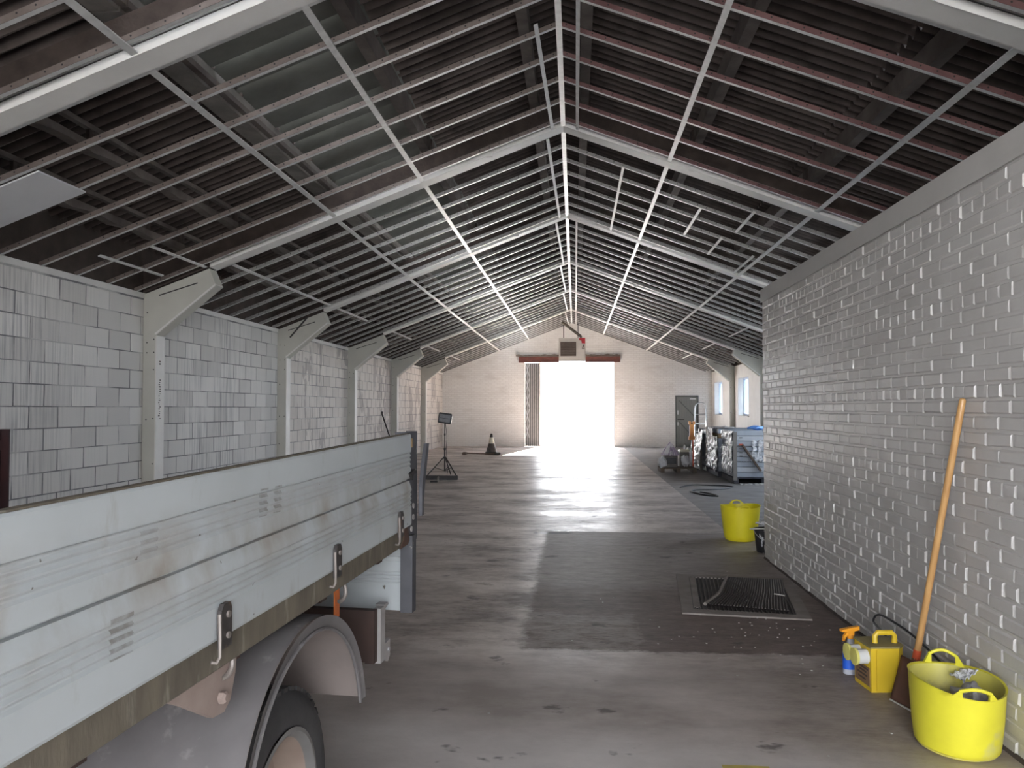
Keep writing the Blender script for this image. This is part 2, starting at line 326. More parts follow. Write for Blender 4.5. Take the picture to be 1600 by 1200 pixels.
# truck
def truck_panel():
    m, t, b = new_mat('truck_white'); v = coords(t, 'object')
    sp = nd(t, 'ShaderNodeSeparateXYZ'); t.links.new(v, sp.inputs[0])
    col = ramp(t, noise(t, v, 2.5, 5), [(0.35, (0.425, 0.455, 0.465)), (0.7, (0.375, 0.40, 0.405))])
    # grime smears, drawn downwards, thickest at the middle seam
    ng = noise(t, coords(t, 'object', (1, 3.2, 0.9)), 2.4, 6, 0.68)
    g = ramp(t, ng, [(0.58, (0, 0, 0)), (0.74, (0.6,) * 3)])
    seam = mth(t, 'SUBTRACT', 1.0, mth(t, 'MULTIPLY', mth(t, 'ABSOLUTE', mth(t, 'SUBTRACT', sp.outputs['Z'], 1.205)), 7.0), True)
    nseam = noise(t, coords(t, 'object', (1, 1.5, 1)), 4.5, 5)
    g2 = mth(t, 'MULTIPLY', seam, ramp(t, nseam, [(0.40, (0, 0, 0)), (0.65, (0.9,) * 3)]))
    col = mixc(t, mth(t, 'MAXIMUM', mth(t, 'MULTIPLY', g, 0.85), mth(t, 'MULTIPLY', g2, 0.85)), col, (0.24, 0.20, 0.15))
    # worn bands where straps crossed the grooves
    def strap(s, wd, zl, zh):
        a = mth(t, 'LESS_THAN', mth(t, 'ABSOLUTE', mth(t, 'SUBTRACT', sp.outputs['Y'], s)), wd)
        z = mth(t, 'MULTIPLY', mth(t, 'GREATER_THAN', sp.outputs['Z'], zl), mth(t, 'LESS_THAN', sp.outputs['Z'], zh))
        lines = mth(t, 'GREATER_THAN', mth(t, 'SINE', mth(t, 'MULTIPLY', sp.outputs['Z'], 2 * pi / 0.019)), 0.1)
        return mth(t, 'MULTIPLY', mth(t, 'MULTIPLY', a, z), mth(t, 'ADD', mth(t, 'MULTIPLY', lines, 0.55), 0.1))
    k = mth(t, 'MAXIMUM', strap(-2.01, 0.035, 1.07, 1.152), mth(t, 'MAXIMUM', mth(t, 'MULTIPLY', strap(-1.92, 0.03, 1.245, 1.305), 0.6), mth(t, 'MAXIMUM', strap(-1.41, 0.024, 1.26, 1.335), strap(-1.325, 0.022, 1.26, 1.335))))
    col = mixc(t, mth(t, 'MULTIPLY', k, ramp(t, noise(t, v, 30, 3), [(0.3, (0.3,) * 3), (0.6, (1, 1, 1))])), col, (0.12, 0.10, 0.078))
    nc = noise(t, coords(t, 'object', (1, 0.7, 1)), 26, 3, 0.6)
    col = mixc(t, ramp(t, nc, [(0.72, (0, 0, 0)), (0.735, (1, 1, 1))]), col, (0.13, 0.115, 0.10))
    t.links.new(col, b.inputs['Base Color']); b.inputs['Roughness'].default_value = 0.42
    bump(t, b, noise(t, v, 18, 4), 0.06, 0.004)
truck_panel()
M('truck_rail', (0.135, 0.115, 0.085), (0.08, 0.068, 0.052), 6, 0.8, bmp=0.35, stretch=(1, 3, 0.6), c3=(0.20, 0.18, 0.145), s3=5)
M('truck_rust', (0.085, 0.045, 0.03), (0.055, 0.03, 0.022), 8, 0.85, bmp=0.5)
M('truck_post', (0.065, 0.066, 0.075), (0.09, 0.09, 0.10), 7, 0.5, 0.2, c3=(0.34, 0.31, 0.28), s3=9, t3=(0.66, 0.70))
M('fender_plastic', (0.15, 0.14, 0.14), (0.105, 0.098, 0.098), 4, 0.6, bmp=0.2, c3=(0.23, 0.22, 0.215), s3=14, t3=(0.60, 0.72))
M('fender_dusty', (0.21, 0.175, 0.16), (0.15, 0.125, 0.115), 4, 0.8)
M('tyre_rubber', (0.028, 0.027, 0.028), (0.045, 0.043, 0.043), 9, 0.75, bmp=0.3)
M('wheel_rim', (0.30, 0.235, 0.195), (0.22, 0.165, 0.135), 5, 0.6, bmp=0.15)
M('wheel_flange', (0.17, 0.165, 0.16), (0.13, 0.125, 0.12), 6, 0.6)
M('tan_bracket', (0.30, 0.235, 0.205), (0.21, 0.16, 0.14), 6, 0.8, bmp=0.2)
M('rope_hook', (0.25, 0.22, 0.20), (0.18, 0.155, 0.14), 8, 0.5, 0.3)
M('hinge_dark', (0.055, 0.05, 0.05), (0.085, 0.075, 0.072), 8, 0.45, 0.5, c3=(0.17, 0.11, 0.08), s3=9)
M('orange_reflector', (0.72, 0.20, 0.05), (0.60, 0.16, 0.05), 8, 0.35)
M('light_bracket', (0.42, 0.40, 0.39), (0.33, 0.31, 0.30), 8, 0.6, 0.2)
M('under_brown', (0.060, 0.035, 0.028), (0.04, 0.025, 0.022), 5, 0.8)
M('dark_maroon', (0.06, 0.022, 0.022), (0.035, 0.018, 0.02), 8, 0.6)
M('screen_dark', (0.03, 0.035, 0.04), (0.04, 0.045, 0.05), 4, 0.1)

# ------------------------------------------------------------------ mesh helpers
class MB:
    def __init__(s): s.v = []; s.f = []; s.m = []; s.mats = []
    def mi(s, m):
        if m not in s.mats: s.mats.append(m)
        return s.mats.index(m)
    def add(s, vs, fs, m):
        o = len(s.v); s.v += [tuple(v) for v in vs]; k = s.mi(m)
        for f in fs: s.f.append([o + i for i in f]); s.m.append(k)
        return s
    def box(s, a, b, m):
        (x0, y0, z0), (x1, y1, z1) = a, b
        return s.add([(x0, y0, z0), (x1, y0, z0), (x1, y1, z0), (x0, y1, z0), (x0, y0, z1), (x1, y0, z1), (x1, y1, z1), (x0, y1, z1)],
                     [(0, 3, 2, 1), (4, 5, 6, 7), (0, 1, 5, 4), (1, 2, 6, 5), (2, 3, 7, 6), (3, 0, 4, 7)], m)
    def cbox(s, a, b, m, c=0.006):
        """box with chamfered edges"""
        (x0, y0, z0), (x1, y1, z1) = a, b
        bm = bmesh.new(); bmesh.ops.create_cube(bm, size=1.0)
        for q in bm.verts: q.co = Vector(((x0 + x1) / 2 + q.co.x * (x1 - x0), (y0 + y1) / 2 + q.co.y * (y1 - y0), (z0 + z1) / 2 + q.co.z * (z1 - z0)))
        c = min(c, 0.4 * min(abs(x1 - x0), abs(y1 - y0), abs(z1 - z0)))
        bmesh.ops.bevel(bm, geom=bm.edges[:], offset=c, segments=1, affect='EDGES', profile=0.5)
        bm.verts.index_update()
        s.add([q.co[:] for q in bm.verts], [[q.index for q in f.verts] for f in bm.faces], m); bm.free(); return s
    def prism(s, poly, d0, d1, m, axis='y'):
        """extrude a polygon (list of 2-tuples) along an axis"""
        n = len(poly)
        def P(p, d): return {'y': (p[0], d, p[1]), 'x': (d, p[0], p[1]), 'z': (p[0], p[1], d)}[axis]
        vs = [P(p, d0) for p in poly] + [P(p, d1) for p in poly]
        fs = [list(range(n)), list(range(2 * n - 1, n - 1, -1))] + [(i, i + n, (i + 1) % n + n, (i + 1) % n) for i in range(n)]
        return s.add(vs, fs, m)
    def bar(s, p, q, wd, ht, m, up=(0, 0, 1)):
        """rectangular bar from p to q"""
        p, q = Vector(p), Vector(q); d = (q - p).normalized(); r = d.cross(Vector(up))
        if r.length < 1e-5: r = d.cross(Vector((1, 0, 0)))
        r.normalize(); u = r.cross(d).normalized(); r *= wd / 2; u *= ht / 2
        vs = [p - r - u, p + r - u, p + r + u, p - r + u, q - r - u, q + r - u, q + r + u, q - r + u]
        return s.add(vs, [(0, 3, 2, 1), (4, 5, 6, 7), (0, 1, 5, 4), (1, 2, 6, 5), (2, 3, 7, 6), (3, 0, 4, 7)], m)
    def tube(s, pts, r, m, n=8, cap=True, radii=None):
        pts = [Vector(p) for p in pts]; vs = []; fs = []; prev = None
        for i, p in enumerate(pts):
            a = pts[max(i - 1, 0)]; c = pts[min(i + 1, len(pts) - 1)]; d = (c - a).normalized()
            if prev is None:
                x = d.cross(Vector((0, 0, 1)))
                if x.length < 1e-3: x = d.cross(Vector((1, 0, 0)))
            else: x = prev - d * prev.dot(d)
            x.normalize(); prev = x; y = d.cross(x); rr = radii[i] if radii else r
            for k in range(n):
                an = 2 * pi * k / n; vs.append(p + x * cos(an) * rr + y * sin(an) * rr)
        for i in range(len(pts) - 1):
            for k in range(n):
                k2 = (k + 1) % n; fs.append((i * n + k, i * n + k2, (i + 1) * n + k2, (i + 1) * n + k))
        if cap: fs += [list(range(n - 1, -1, -1)), list(range((len(pts) - 1) * n, len(pts) * n))]
        return s.add(vs, fs, m)
    def lathe(s, prof, m, n=24, center=(0, 0, 0), axis='z', sx=1.0, sy=1.0, close=False):
        """profile of (radius, height); open unless radius reaches 0"""
        vs = []; fs = []; c = Vector(center)
        for r, h in prof:
            for k in range(n):
                an = 2 * pi * k / n; a, b_ = r * cos(an) * sx, r * sin(an) * sy
                vs.append(c + Vector({'z': (a, b_, h), 'x': (h, a, b_), 'y': (b_, h, a)}[axis]))
        P = len(prof)
        for i in range(P if close else P - 1):
            j = (i + 1) % P
            for k in range(n):
                k2 = (k + 1) % n; fs.append((i * n + k, i * n + k2, j * n + k2, j * n + k))
        if not close:
            if prof[0][0] > 1e-6 and s_cap0(prof): fs.append(list(range(n - 1, -1, -1)))
            if prof[-1][0] > 1e-6 and s_cap0(prof): fs.append(list(range((P - 1) * n, P * n)))
        return s.add(vs, fs, m)
    def grid(s, fn, nu, nv, m, keep=None):
        vs = [fn(i / nu, j / nv) for i in range(nu + 1) for j in range(nv + 1)]; W = nv + 1
        fs = [(i * W + j, (i + 1) * W + j, (i + 1) * W + j + 1, i * W + j + 1) for i in range(nu) for j in range(nv) if keep is None or keep((i + .5) / nu, (j + .5) / nv)]
        return s.add(vs, fs, m)
    def xf(s, fn): s.v = [tuple(fn(Vector(v))) for v in s.v]; return s
    def mesh(s, name, smooth=False):
        me = bpy.data.meshes.new(name); me.from_pydata(s.v, [], s.f)
        for mm in s.mats: me.materials.append(MATS[mm])
        me.polygons.foreach_set('material_index', s.m)
        bm = bmesh.new(); bm.from_mesh(me)
        bmesh.ops.remove_doubles(bm, verts=bm.verts, dist=1e-6); bmesh.ops.recalc_face_normals(bm, faces=bm.faces); bm.to_mesh(me); bm.free()
        if smooth:
            me.polygons.foreach_set('use_smooth', [True] * len(me.polygons))
            try: me.set_sharp_from_angle(angle=radians(38))
            except Exception: pass
        me.update(); return me
    def obj(s, name, parent=None, smooth=False, loc=None):
        return link(name, s.mesh(name, smooth), parent, loc)
def s_cap0(prof): return True
def link(name, me, parent=None, loc=None, rot=None):
    o = bpy.data.objects.new(name, me); COL.objects.link(o)
    if parent is not None: o.parent = parent
    if loc is not None: o.location = loc
    if rot is not None: o.rotation_euler = rot
    return o
def solid(o, th, off=0):
    md = o.modifiers.new('thickness', 'SOLIDIFY'); md.thickness = th; md.offset = off; return o
def tag(o, label=None, cat=None, group=None, kind=None):
    for k, v in (('label', label), ('category', cat), ('group', group), ('kind', kind)):
        if v: o[k] = v
    return o
def thing(name, label, cat, loc=(0, 0, 0), rz=0.0, group=None):
    return tag(link(name, None, None, loc, (0, 0, rz)), label, cat, group)
def struct(name, label=None, loc=(0, 0, 0)):
    return tag(link(name, None, None, loc), label, None, None, 'structure')
def smat(o): return tag(o, kind='stuff')

# smooth the cable with Catmull-Rom
def catmull(P, k=6):
    P = [Vector(p) for p in P]; Q = []
    for i in range(len(P) - 1):
        p0, p1, p2, p3 = P[max(i - 1, 0)], P[i], P[i + 1], P[min(i + 2, len(P) - 1)]
        for j in range(k):
            t = j / k; Q.append(.5 * ((2 * p1) + (p2 - p0) * t + (2 * p0 - 5 * p1 + 4 * p2 - p3) * t * t + (3 * p1 - p0 - 3 * p2 + p3) * t ** 3))
    return Q + [P[-1]]

# ================================================================== SETTING
# floor
fl = struct('floor', 'worn concrete floor slab with a darker recast rectangle by the drain')
mb = MB()
mb.box((-5.6, YF, -0.2), (1.9, YB + 0.3, 0), 'worn_concrete'); mb.box((1.9, YF, -0.2), (2.2, 10.16, 0), 'worn_concrete')
mb.obj('slab', fl)
mb = MB(); mb.box((1.915, 10.16, -0.2), (5.6, YB + 0.3, -0.012), 'dark_concrete'); mb.box((2.2, YF, -0.2), (5.6, 10.16, -0.012), 'dark_concrete')
tag(mb.obj('slab', fl), 'darker slab behind the grey partition')
mb = MB(); mb.box((0.63, 3.50, 0), (0.83, 3.585, 0.002), 'yellow_floor_paint'); tag(mb.obj('painted_line', fl), 'short stub of yellow floor paint')
mb = MB()
for i in range(85):
    if i < 60: x, y = random.gauss(1.25, 0.36), random.gauss(5.6, 0.35)
    else: x, y = random.uniform(-0.9, 1.9), random.uniform(3.6, 9.5)
    if x > 1.9: continue
    r = random.uniform(0.002, 0.0055) * (1 if i < 90 else 0.7)
    mb.box((x - r, y - r * random.uniform(.5, 2), 0), (x + r * random.uniform(.6, 1.6), y + r, r * 0.7), 'white_chips')
smat(mb.obj('litter', fl))

# left wall: painted blocks standing proud of recessed joints
wl = struct('wall_left', 'white painted concrete block wall between portal columns')
MB().box((-XW - 0.2, YF, 0), (-XW, YB, 3.0), 'block_joint').obj('backing', wl)
MB().box((-XW, YF, 2.935), (-XW + .012, YB, 3.0), 'casing_white').obj('wall_head', wl)
MB().box((-XW - 0.2, YF, 2.985), (-XW - .06, YB, 3.75), 'rafter_concrete').obj('eaves_board', wl)
BL, BH, JT, VG = 0.426, 0.213, 0.012, 0.024
def block_mesh(L, seed):
    rnd = random.Random(seed); d = 0.005; c = 0.002
    j = lambda a=0.0018: rnd.uniform(-a, a)
    v = [(0, j(), j()), (0, L + j(), j()), (0, L + j(), BH + j()), (0, j(), BH + j()),
         (d + j(), c + j(), c + j()), (d + j(), L - c + j(), c + j()), (d + j(), L - c + j(), BH - c + j()), (d + j(), c + j(), BH - c + j())]
    m = MB(); m.add(v, [(4, 5, 6, 7), (0, 1, 5, 4), (1, 2, 6, 5), (2, 3, 7, 6), (3, 0, 4, 7)], 'painted_block'); return m
block_cache = {}
def block(L, var):
    k = (round(L, 3), var)
    if k not in block_cache: block_cache[k] = block_mesh(k[0], hash(k) % 9999).mesh('block')
    return block_cache[k]
rest = MB(); nblk = 0
for k in range(8):
    y0, y1 = FY[k] + 0.2, (FY[k + 1] if k < 7 else YB)
    for r in range(14):
        z = r * (BH + JT)
        if z + BH > 2.99: continue
        y = y0 + 0.006 - (0.225 if r % 2 else 0.0)
        while y < y1 - 0.03:
            a, b = max(y, y0 + 0.006), min(y + BL, y1 - 0.006)
            if b - a > 0.05:
                L = b - a
                vis = (5.2 < a < 18.7) and z > (0.85 if a < 9.7 else 0.78 if a < 14.2 else 0.6) and nblk < 296 and z < 3.05
                if vis and a > 7.0:
                    link('block', block(L, random.randrange(4)), wl, (-XW, a, z)); nblk += 1
                else:
                    q = block_mesh(L, random.randrange(99)); q.xf(lambda p: p + Vector((-XW, a, z))); rest.add(q.v, q.f, 'painted_block')
            y += BL + VG
smat(rest.obj('blockwork', wl))

# long wall on the other side, with a window in every bay beyond the partition
WZ0, WZ1 = 1.31, 2.55
wr = struct('wall_right', 'white painted outer wall with windows beyond the partition, the unseen nearest widened for light')
wins = [(FY[3 + i] + (2.35 if i > 1 else 0.75), FY[3 + i] + 3.95) for i in range(5)]  # first two are unseen, widened to throw more daylight on the left wall
mb = MB(); y = YF
for a, b in wins + [(YB, None)]:
    mb.box((XW, y, 0), (XW + 0.26, a, 2.985), 'casing_white')
    if b: mb.box((XW, a, 0), (XW + 0.26, b, WZ0), 'casing_white'); mb.box((XW, a, WZ1), (XW + 0.26, b, 2.985), 'casing_white'); y = b
mb.obj('masonry', wr); MB().box((XW + .06, YF, 2.985), (XW + 0.26, YB, 3.75), 'rafter_concrete').obj('eaves_board', wr)
for i, (a, b) in enumerate(wins):
    wn = struct('window_%d' % (i + 1), 'tall blue lit window in the outer wall, %s' % ['unseen, first beyond the partition end, widened for daylight', 'unseen, second beyond the partition end, widened for daylight', 'third beyond the partition end', 'second from the gable', 'nearest the gable'][i])
    f = MB(); x0, x1 = XW + 0.17, XW + 0.22
    f.box((x0, a, WZ0), (x1, a + 0.06, WZ1), 'blue_frame'); f.box((x0, b - 0.06, WZ0), (x1, b, WZ1), 'blue_frame')
    f.box((x0, a + .06, WZ0), (x1, b - .06, WZ0 + 0.06), 'blue_frame'); f.box((x0, a + .06, WZ1 - 0.06), (x1, b - .06, WZ1), 'blue_frame')
    mid = (a + b) / 2; f.box((x0, mid - 0.03, WZ0 + .06), (x1, mid + 0.03, WZ1 - .06), 'blue_frame'); f.obj('window_frame', wn)
    for p, q in ((a + .06, mid - .03), (mid + .03, b - .06)):
        MB().box((x0 + 0.02, p, WZ0 + .06), (x0 + 0.028, q, WZ1 - .06), 'obscured_glass').obj('pane', wn)
    MB().box((XW - 0.03, a - 0.04, WZ0 - 0.03), (x0, b + 0.04, WZ0), 'casing_white').obj('window_sill', wn)
    light_portal((XW + 0.30, mid, (WZ0 + WZ1) / 2), (0, radians(90), 0), WZ1 - WZ0, b - a)

# gable wall with the doorway
DX0, DX1, DZ = -2.05, 1.57, 3.42
SX0, SX1, SZ = 3.98, 4.90, 2.06
wb = struct('wall_back', 'white painted brick gable wall with a wide bright doorway')
mb = MB(); y0, y1 = YB, YB + 0.3
zt = lambda x: zs(x, ZR) + 0.02
def gable_piece(pts): mb.prism(pts, y0, y1, 'white_gable_brick')
gable_piece([(-XW - .2, 0), (DX0, 0), (DX0, zt(DX0)), (-XW - .2, zt(-XW - .2))])
gable_piece([(DX0, DZ), (DX1, DZ), (DX1, zt(DX1)), (RX, zt(RX)), (DX0, zt(DX0))])
gable_piece([(DX1, 0), (SX0, 0), (SX0, zt(SX0)), (DX1, zt(DX1))])
gable_piece([(SX0, SZ), (SX1, SZ), (SX1, zt(SX1)), (SX0, zt(SX0))])
gable_piece([(SX1, 0), (XW + .2, 0), (XW + .2, zt(XW + .2)), (SX1, zt(SX1))])
mb.obj('brickwork', wb)
wf = struct('wall_front')
mb = MB(); y0, y1 = YF - 0.3, YF
OX, OZ = 3.1, 3.8
mb.prism([(-XW - .2, 0), (-OX, 0), (-OX, zt(-OX)), (-XW - .2, zt(-XW - .2))], y0, y1, 'casing_white')
mb.prism([(OX, 0), (XW + .2, 0), (XW + .2, zt(XW + .2)), (OX, zt(OX))], y0, y1, 'casing_white')
mb.prism([(-OX, OZ), (OX, OZ), (OX, zt(OX)), (RX, zt(RX)), (-OX, zt(-OX))], y0, y1, 'casing_white')
mb.obj('brickwork', wf)

# grey painted brick partition
PX, PY1, PZ, PB = 1.95, 8.52, 2.655, 2.79
wp = struct('wall_partition', 'grey gloss painted brick partition wall')
mb = MB(); mb.box((PX + 0.003, YF, 0), (PX + 0.22, PY1, PZ), 'grey_brick_paint')
mb.box((PX + 0.22, PY1 - 0.2, 0), (XW, PY1, PB), 'grey_brick_paint'); mb.obj('backing', wp)
MB().box((PX + 0.22, YF, 2.45), (XW, PY1 - 0.2, 2.6), 'casing_white').obj('room_roof', wp)
bandm = MB(); n = 40
bandm.grid(lambda u, v: (PX - 0.016 + 0.004 * mnoise.noise(Vector((u * 30, v * 3, 1))), YF + (PY1 + 0.006 - YF) * u, PZ - 0.004 + 0.006 * mnoise.noise(Vector((u * 60, 2, 0))) * (1 - v) + (PB - PZ) * v), 120, 3, 'band_paint')
bandm.box((PX - 0.012, YF, PZ), (PX + 0.22, PY1 + 0.006, PB), 'band_paint')
tag(bandm.obj('render_band', wp), 'smooth rendered band along the top')
def brick_mesh(L, H, seed, flat=1.0):
    rnd = random.Random(seed); c = rnd.uniform(0.006, 0.011); d = (0.005 + rnd.uniform(-0.003, 0.0035)) * flat; j = lambda a=0.0035: rnd.uniform(-a, a)
    v = [(0.004, j(), j()), (0.004, L + j(), j()), (0.004, L + j(), H + j()), (0.004, j(), H + j())]
    v += [(-d + j(.0012), c + j(), c + j()), (-d + j(.0012), L - c + j(), c + j()), (-d + j(.0012), L - c + j(), H - c + j()), (-d + j(.0012), c + j(), H - c + j())]
    m = MB(); m.add(v, [(4, 5, 6, 7), (0, 1, 5, 4), (1, 2, 6, 5), (2, 3, 7, 6), (3, 0, 4, 7)], 'grey_brick_paint'); return m
brick_cache = {}
def brick(L, var, flat=1.0):
    k = (round(L, 3), var, flat)
    if k not in brick_cache: brick_cache[k] = brick_mesh(k[0], 0.066, var * 31 + int(L * 1000), flat).mesh('brick')
    return brick_cache[k]
rest = MB(); nb = 0; course = 0.0759
spots = []
for r in range(35):
    z = r * course + 0.004; hd = (r % 6 == 3)
    L = 0.106 if hd else 0.216
    y = 2.4 + (0.11 if r % 2 else 0) + (0.055 if hd else 0)
    while y < PY1 - 0.02:
        b = min(y + L, PY1 - 0.004)
        if b - y > 0.04: spots.append((y, z, b - y))
        y += L + 0.010
near = [s for s in spots if s[0] > 3.35 and s[0] < 5.75]
near.sort(key=lambda s: s[0])
keep = set(map(tuple, near[:298]))
for s in spots:
    y, z, L = s
    fl_t = 0.25 if (z > 1.55 + .12 * (y - 3.4) and y < 7.2 and random.random() < .75) or random.random() < .1 else 1.0
    if s in keep:
        link('brick', brick(L, random.randrange(8), fl_t), wp, (PX, y, z))
    else:
        q = brick_mesh(L, 0.066, random.randrange(9999), fl_t); q.xf(lambda p: p + Vector((PX, y, z))); rest.add(q.v, q.f, 'grey_brick_paint')
smat(rest.obj('brickwork', wp))
b_ = MB(); b_.grid(lambda u, v: (PX - 0.012 * (1 - v) - 0.004, 2.4 + 6.1 * u, 0.02 * v + 0.006 * mnoise.noise(Vector((u * 40, 0, 0))) * (1 - v)), 80, 1, 'rafter_concrete'); b_.obj('foot_strip', wp)  # dark ragged strip along the foot of the partition

# yard outside
yd = struct('ground', 'sunlit concrete yard outside')
mb = MB(); mb.box((-40, YB + 0.3, -0.25), (40, 80, -0.01), 'yard_concrete'); mb.box((-40, -60, -0.25), (40, YF - 0.0, -0.01), 'yard_concrete')
mb.box((-40, YF, -0.25), (-5.62, YB + 0.3, -0.01), 'yard_concrete'); mb.box((5.68, YF, -0.25), (40, YB + 0.3, -0.01), 'yard_concrete'); mb.obj('apron', yd)
yb = struct('exterior_building', 'pale sunlit building across the yard')
mb = MB(); mb.box((-14, 48, 0), (14, 54, 4.2), 'yard_wall'); mb.obj('wall', yb)
mb = MB(); mb.box((-2.7, 47.8, 2.60), (2.7, 48, 2.76), 'galvanised'); mb.obj('ledge', yb)

sky_block = struct('exterior_building', 'blue grey block added outside the far windows to dim them')
MB().box((7.0, 21.0, 0), (10, 46, 5.5), 'sky_block_blue').obj('wall', sky_block)  # added block, cuts off the bright sky behind the far windows

# ------------------------------------------------------------------ portal frames
def side_pts(pts, sgn): return [(p[0] * sgn, p[1]) for p in pts]
HA = [(-XC, 2.47), (-4.48, 3.09), (-4.57, 3.30), (-XW - .02, 2.975)]
for k, y in enumerate(FY):
    pf = struct('portal_frame', 'white cased concrete portal frame, %s from the gable' % ['eighth', 'seventh', 'sixth', 'fifth', 'fourth', 'third', 'second', 'first'][k])
    W = 0.2
    for sgn in (-1, 1):
        s = -sgn
        if sgn == 1 and y + W < PY1: continue
        m = MB(); m.prism(side_pts([(-XW - .02, 0), (-XC, 0), (-XC, 2.47), (-XW - .02, 2.47)], s), y, y + W, 'frame_paint')
        m.obj('column', pf)
        m = MB(); m.prism(side_pts([(-XW - .02, 2.47)] + HA, s), y, y + W, 'frame_paint'); h = m.obj('haunch', pf)
        # soffit board of the haunch, turned-down edge bead
        m = MB(); m.prism(side_pts([(-XC - .006, 2.474), (-4.478, 3.094), (-4.49, 3.108), (-XC - .018, 2.488)], s), y - 0.012, y + W + .006, 'casing_white'); m.obj('soffit_board', h)
        m = MB(); m.box((min(s * (-XC - .004), s * (-XC + .008)), y - .004, 0), (max(s * (-XC - .004), s * (-XC + .008)), y + W, 2.46), 'casing_white'); m.obj('edge_board', pf)
        m = MB()   # slot in the haunch casing
        m.bar((s * -5.22, y - .002, 3.0 - .03), (s * -4.72, y - .002, 3.15 - .03), 0.006, 0.014, 'black_iron'); m.obj('joint_slot', h)
        m = MB()
        for z in (0.35, 0.9, 1.45, 2.0, 2.24, 2.40, 2.72):
            for dx in (0.03, 0.12):
                if random.random() < 0.75: m.lathe([(0.009, -0.003), (0.009, 0.0)], 'black_iron', 6, (s * (-XC - dx), y, z + random.uniform(-.05, .05)), 'y')
        smat(m.obj('screw', pf))
    if k == 4:
        m = MB(); m.bar((-4.86, y - .02, 3.20), (-5.18, y - .012, 2.84), .02, .035, 'black_iron', (0, 1, 0)); tag(m.obj('slot_shade', pf), 'dark strip standing for a shadowed slot in the haunch')  # dark strip drawn where the haunch has a shadowed cut
    if k == 3:
        m = MB(); rnd = random.Random(2)
        for z in [1.42 + .028 * i for i in range(18)] + [2.10, 2.13]:
            a = rnd.uniform(.05, .08); m.box((-XC + .008, y + a, z), (-XC + .0095, y + a + rnd.uniform(.02, .045), z + rnd.uniform(.006, .02)), 'hinge_dark')
        tag(m.obj('faint_print', pf), 'illegible faint print up the column board')
    for sgn in (-1, 1):
        xa, xb = RX, sgn * (XW + .02)
        def line(x, d): return (x, zs(x) + d)
        m = MB(); m.prism([line(xa, .02), line(xb, .02), line(xb, .34), line(xa, .34)], y + .02, y + W - .02, 'rafter_concrete'); m.obj('rafter', pf)
        xe = sgn * 4.56
        m = MB(); th = .012
        m.prism([line(xa, 0), line(xe, 0), line(xe, th), line(xa, th)], y - .006, y + W + .006, 'casing_white')
        m.prism([line(xa, 0), line(xe, 0), line(xe, .07), line(xa, .07)], y - .010, y + .004, 'casing_white')
        m.prism([line(xa, 0), line(xe, 0), line(xe, .04), line(xa, .04)], y + W - .004, y + W + .010, 'casing_white')
        m.obj('rafter_casing', pf)
        m = MB(); m.prism([line(xa, .085), line(xe, .085), line(xe, .125), line(xa, .125)], y - .004, y + .02, 'web_grey'); m.obj('edge_channel', pf)
        # a fixing cleat on the soffit
        cx = sgn * (1.05 if sgn < 0 else 1.4); m = MB(); m.box((cx - .04, y - .02, zs(cx) - .012), (cx + .05, y + .03, zs(cx) + .05), 'casing_white'); m.obj('cleat', pf)

# ------------------------------------------------------------------ roof: corrugated sheets on purlins
ce = struct('ceiling', 'underside of the corrugated roof, dark sheets with one pale strip')
def roof_pt(sgn, x): return Vector((sgn * x + (RX if False else 0), 0, zs(sgn * x, ZR)))
def corr_mesh(x0, x1, wd, pitch, amp, m, seg=8):
    # local: X from 0 outward along the slope plane, Y across the sheet
    n = int(wd / pitch * seg); mbx = MB()
    for (dz) in (0.0, 0.008):
        mbx.grid(lambda u, v: (x0 + (x1 - x0) * v, wd * u, amp * sin(2 * pi * wd * u / pitch) - SL * (x0 + (x1 - x0) * v) + dz), n, 1, m)
    return mbx.mesh('roof_sheet', True)
cache = {}
def sheets(sgn, x0, x1, wd, m, y_from, y_to, pitch=0.152, amp=0.040, lap=0.02):
    key = (sgn, x0, x1, wd, m)
    if key not in cache:
        me = corr_mesh(x0, x1, wd + lap, pitch, amp, m)
        for v in me.vertices: v.co.x *= sgn
        if sgn < 0: me.flip_normals()
        cache[key] = me
    y = y_from; i = 0
    while y < y_to:
        link('roof_sheet', cache[key], ce, (RX, y, ZR - 0.004 * (i % 2) + random.uniform(-.004, .004) + 0.03 * (x0 < 1.0))); y += wd; i += 1
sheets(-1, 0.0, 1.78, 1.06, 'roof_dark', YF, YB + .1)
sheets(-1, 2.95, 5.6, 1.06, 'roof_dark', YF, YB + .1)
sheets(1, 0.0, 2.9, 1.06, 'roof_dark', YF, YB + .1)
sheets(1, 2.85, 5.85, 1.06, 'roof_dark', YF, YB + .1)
def pale_mesh(var):
    rnd = random.Random(var); m = MB(); wd = 0.53; sag = rnd.uniform(.015, .035); tw = rnd.uniform(-.012, .012)
    for dz in (0.0, 0.006):
        m.grid(lambda u, v: (-(1.66 + 1.36 * v), wd * u, -SL * (1.66 + 1.36 * v) - sag * 4 * u * (1 - u) * (0.4 + v) - .055 * u + tw * (v - .5) + dz), 8, 4, 'roof_pale')
    return m.mesh('roof_sheet', True)
pv = [pale_mesh(i) for i in range(5)]; y = YF
while y < YB:
    tag(link('roof_sheet', pv[random.randrange(5)], ce, (RX, y, ZR + 0.02 + random.uniform(-.01, .01))), 'pale sheet lapped in the light strip'); y += 0.50

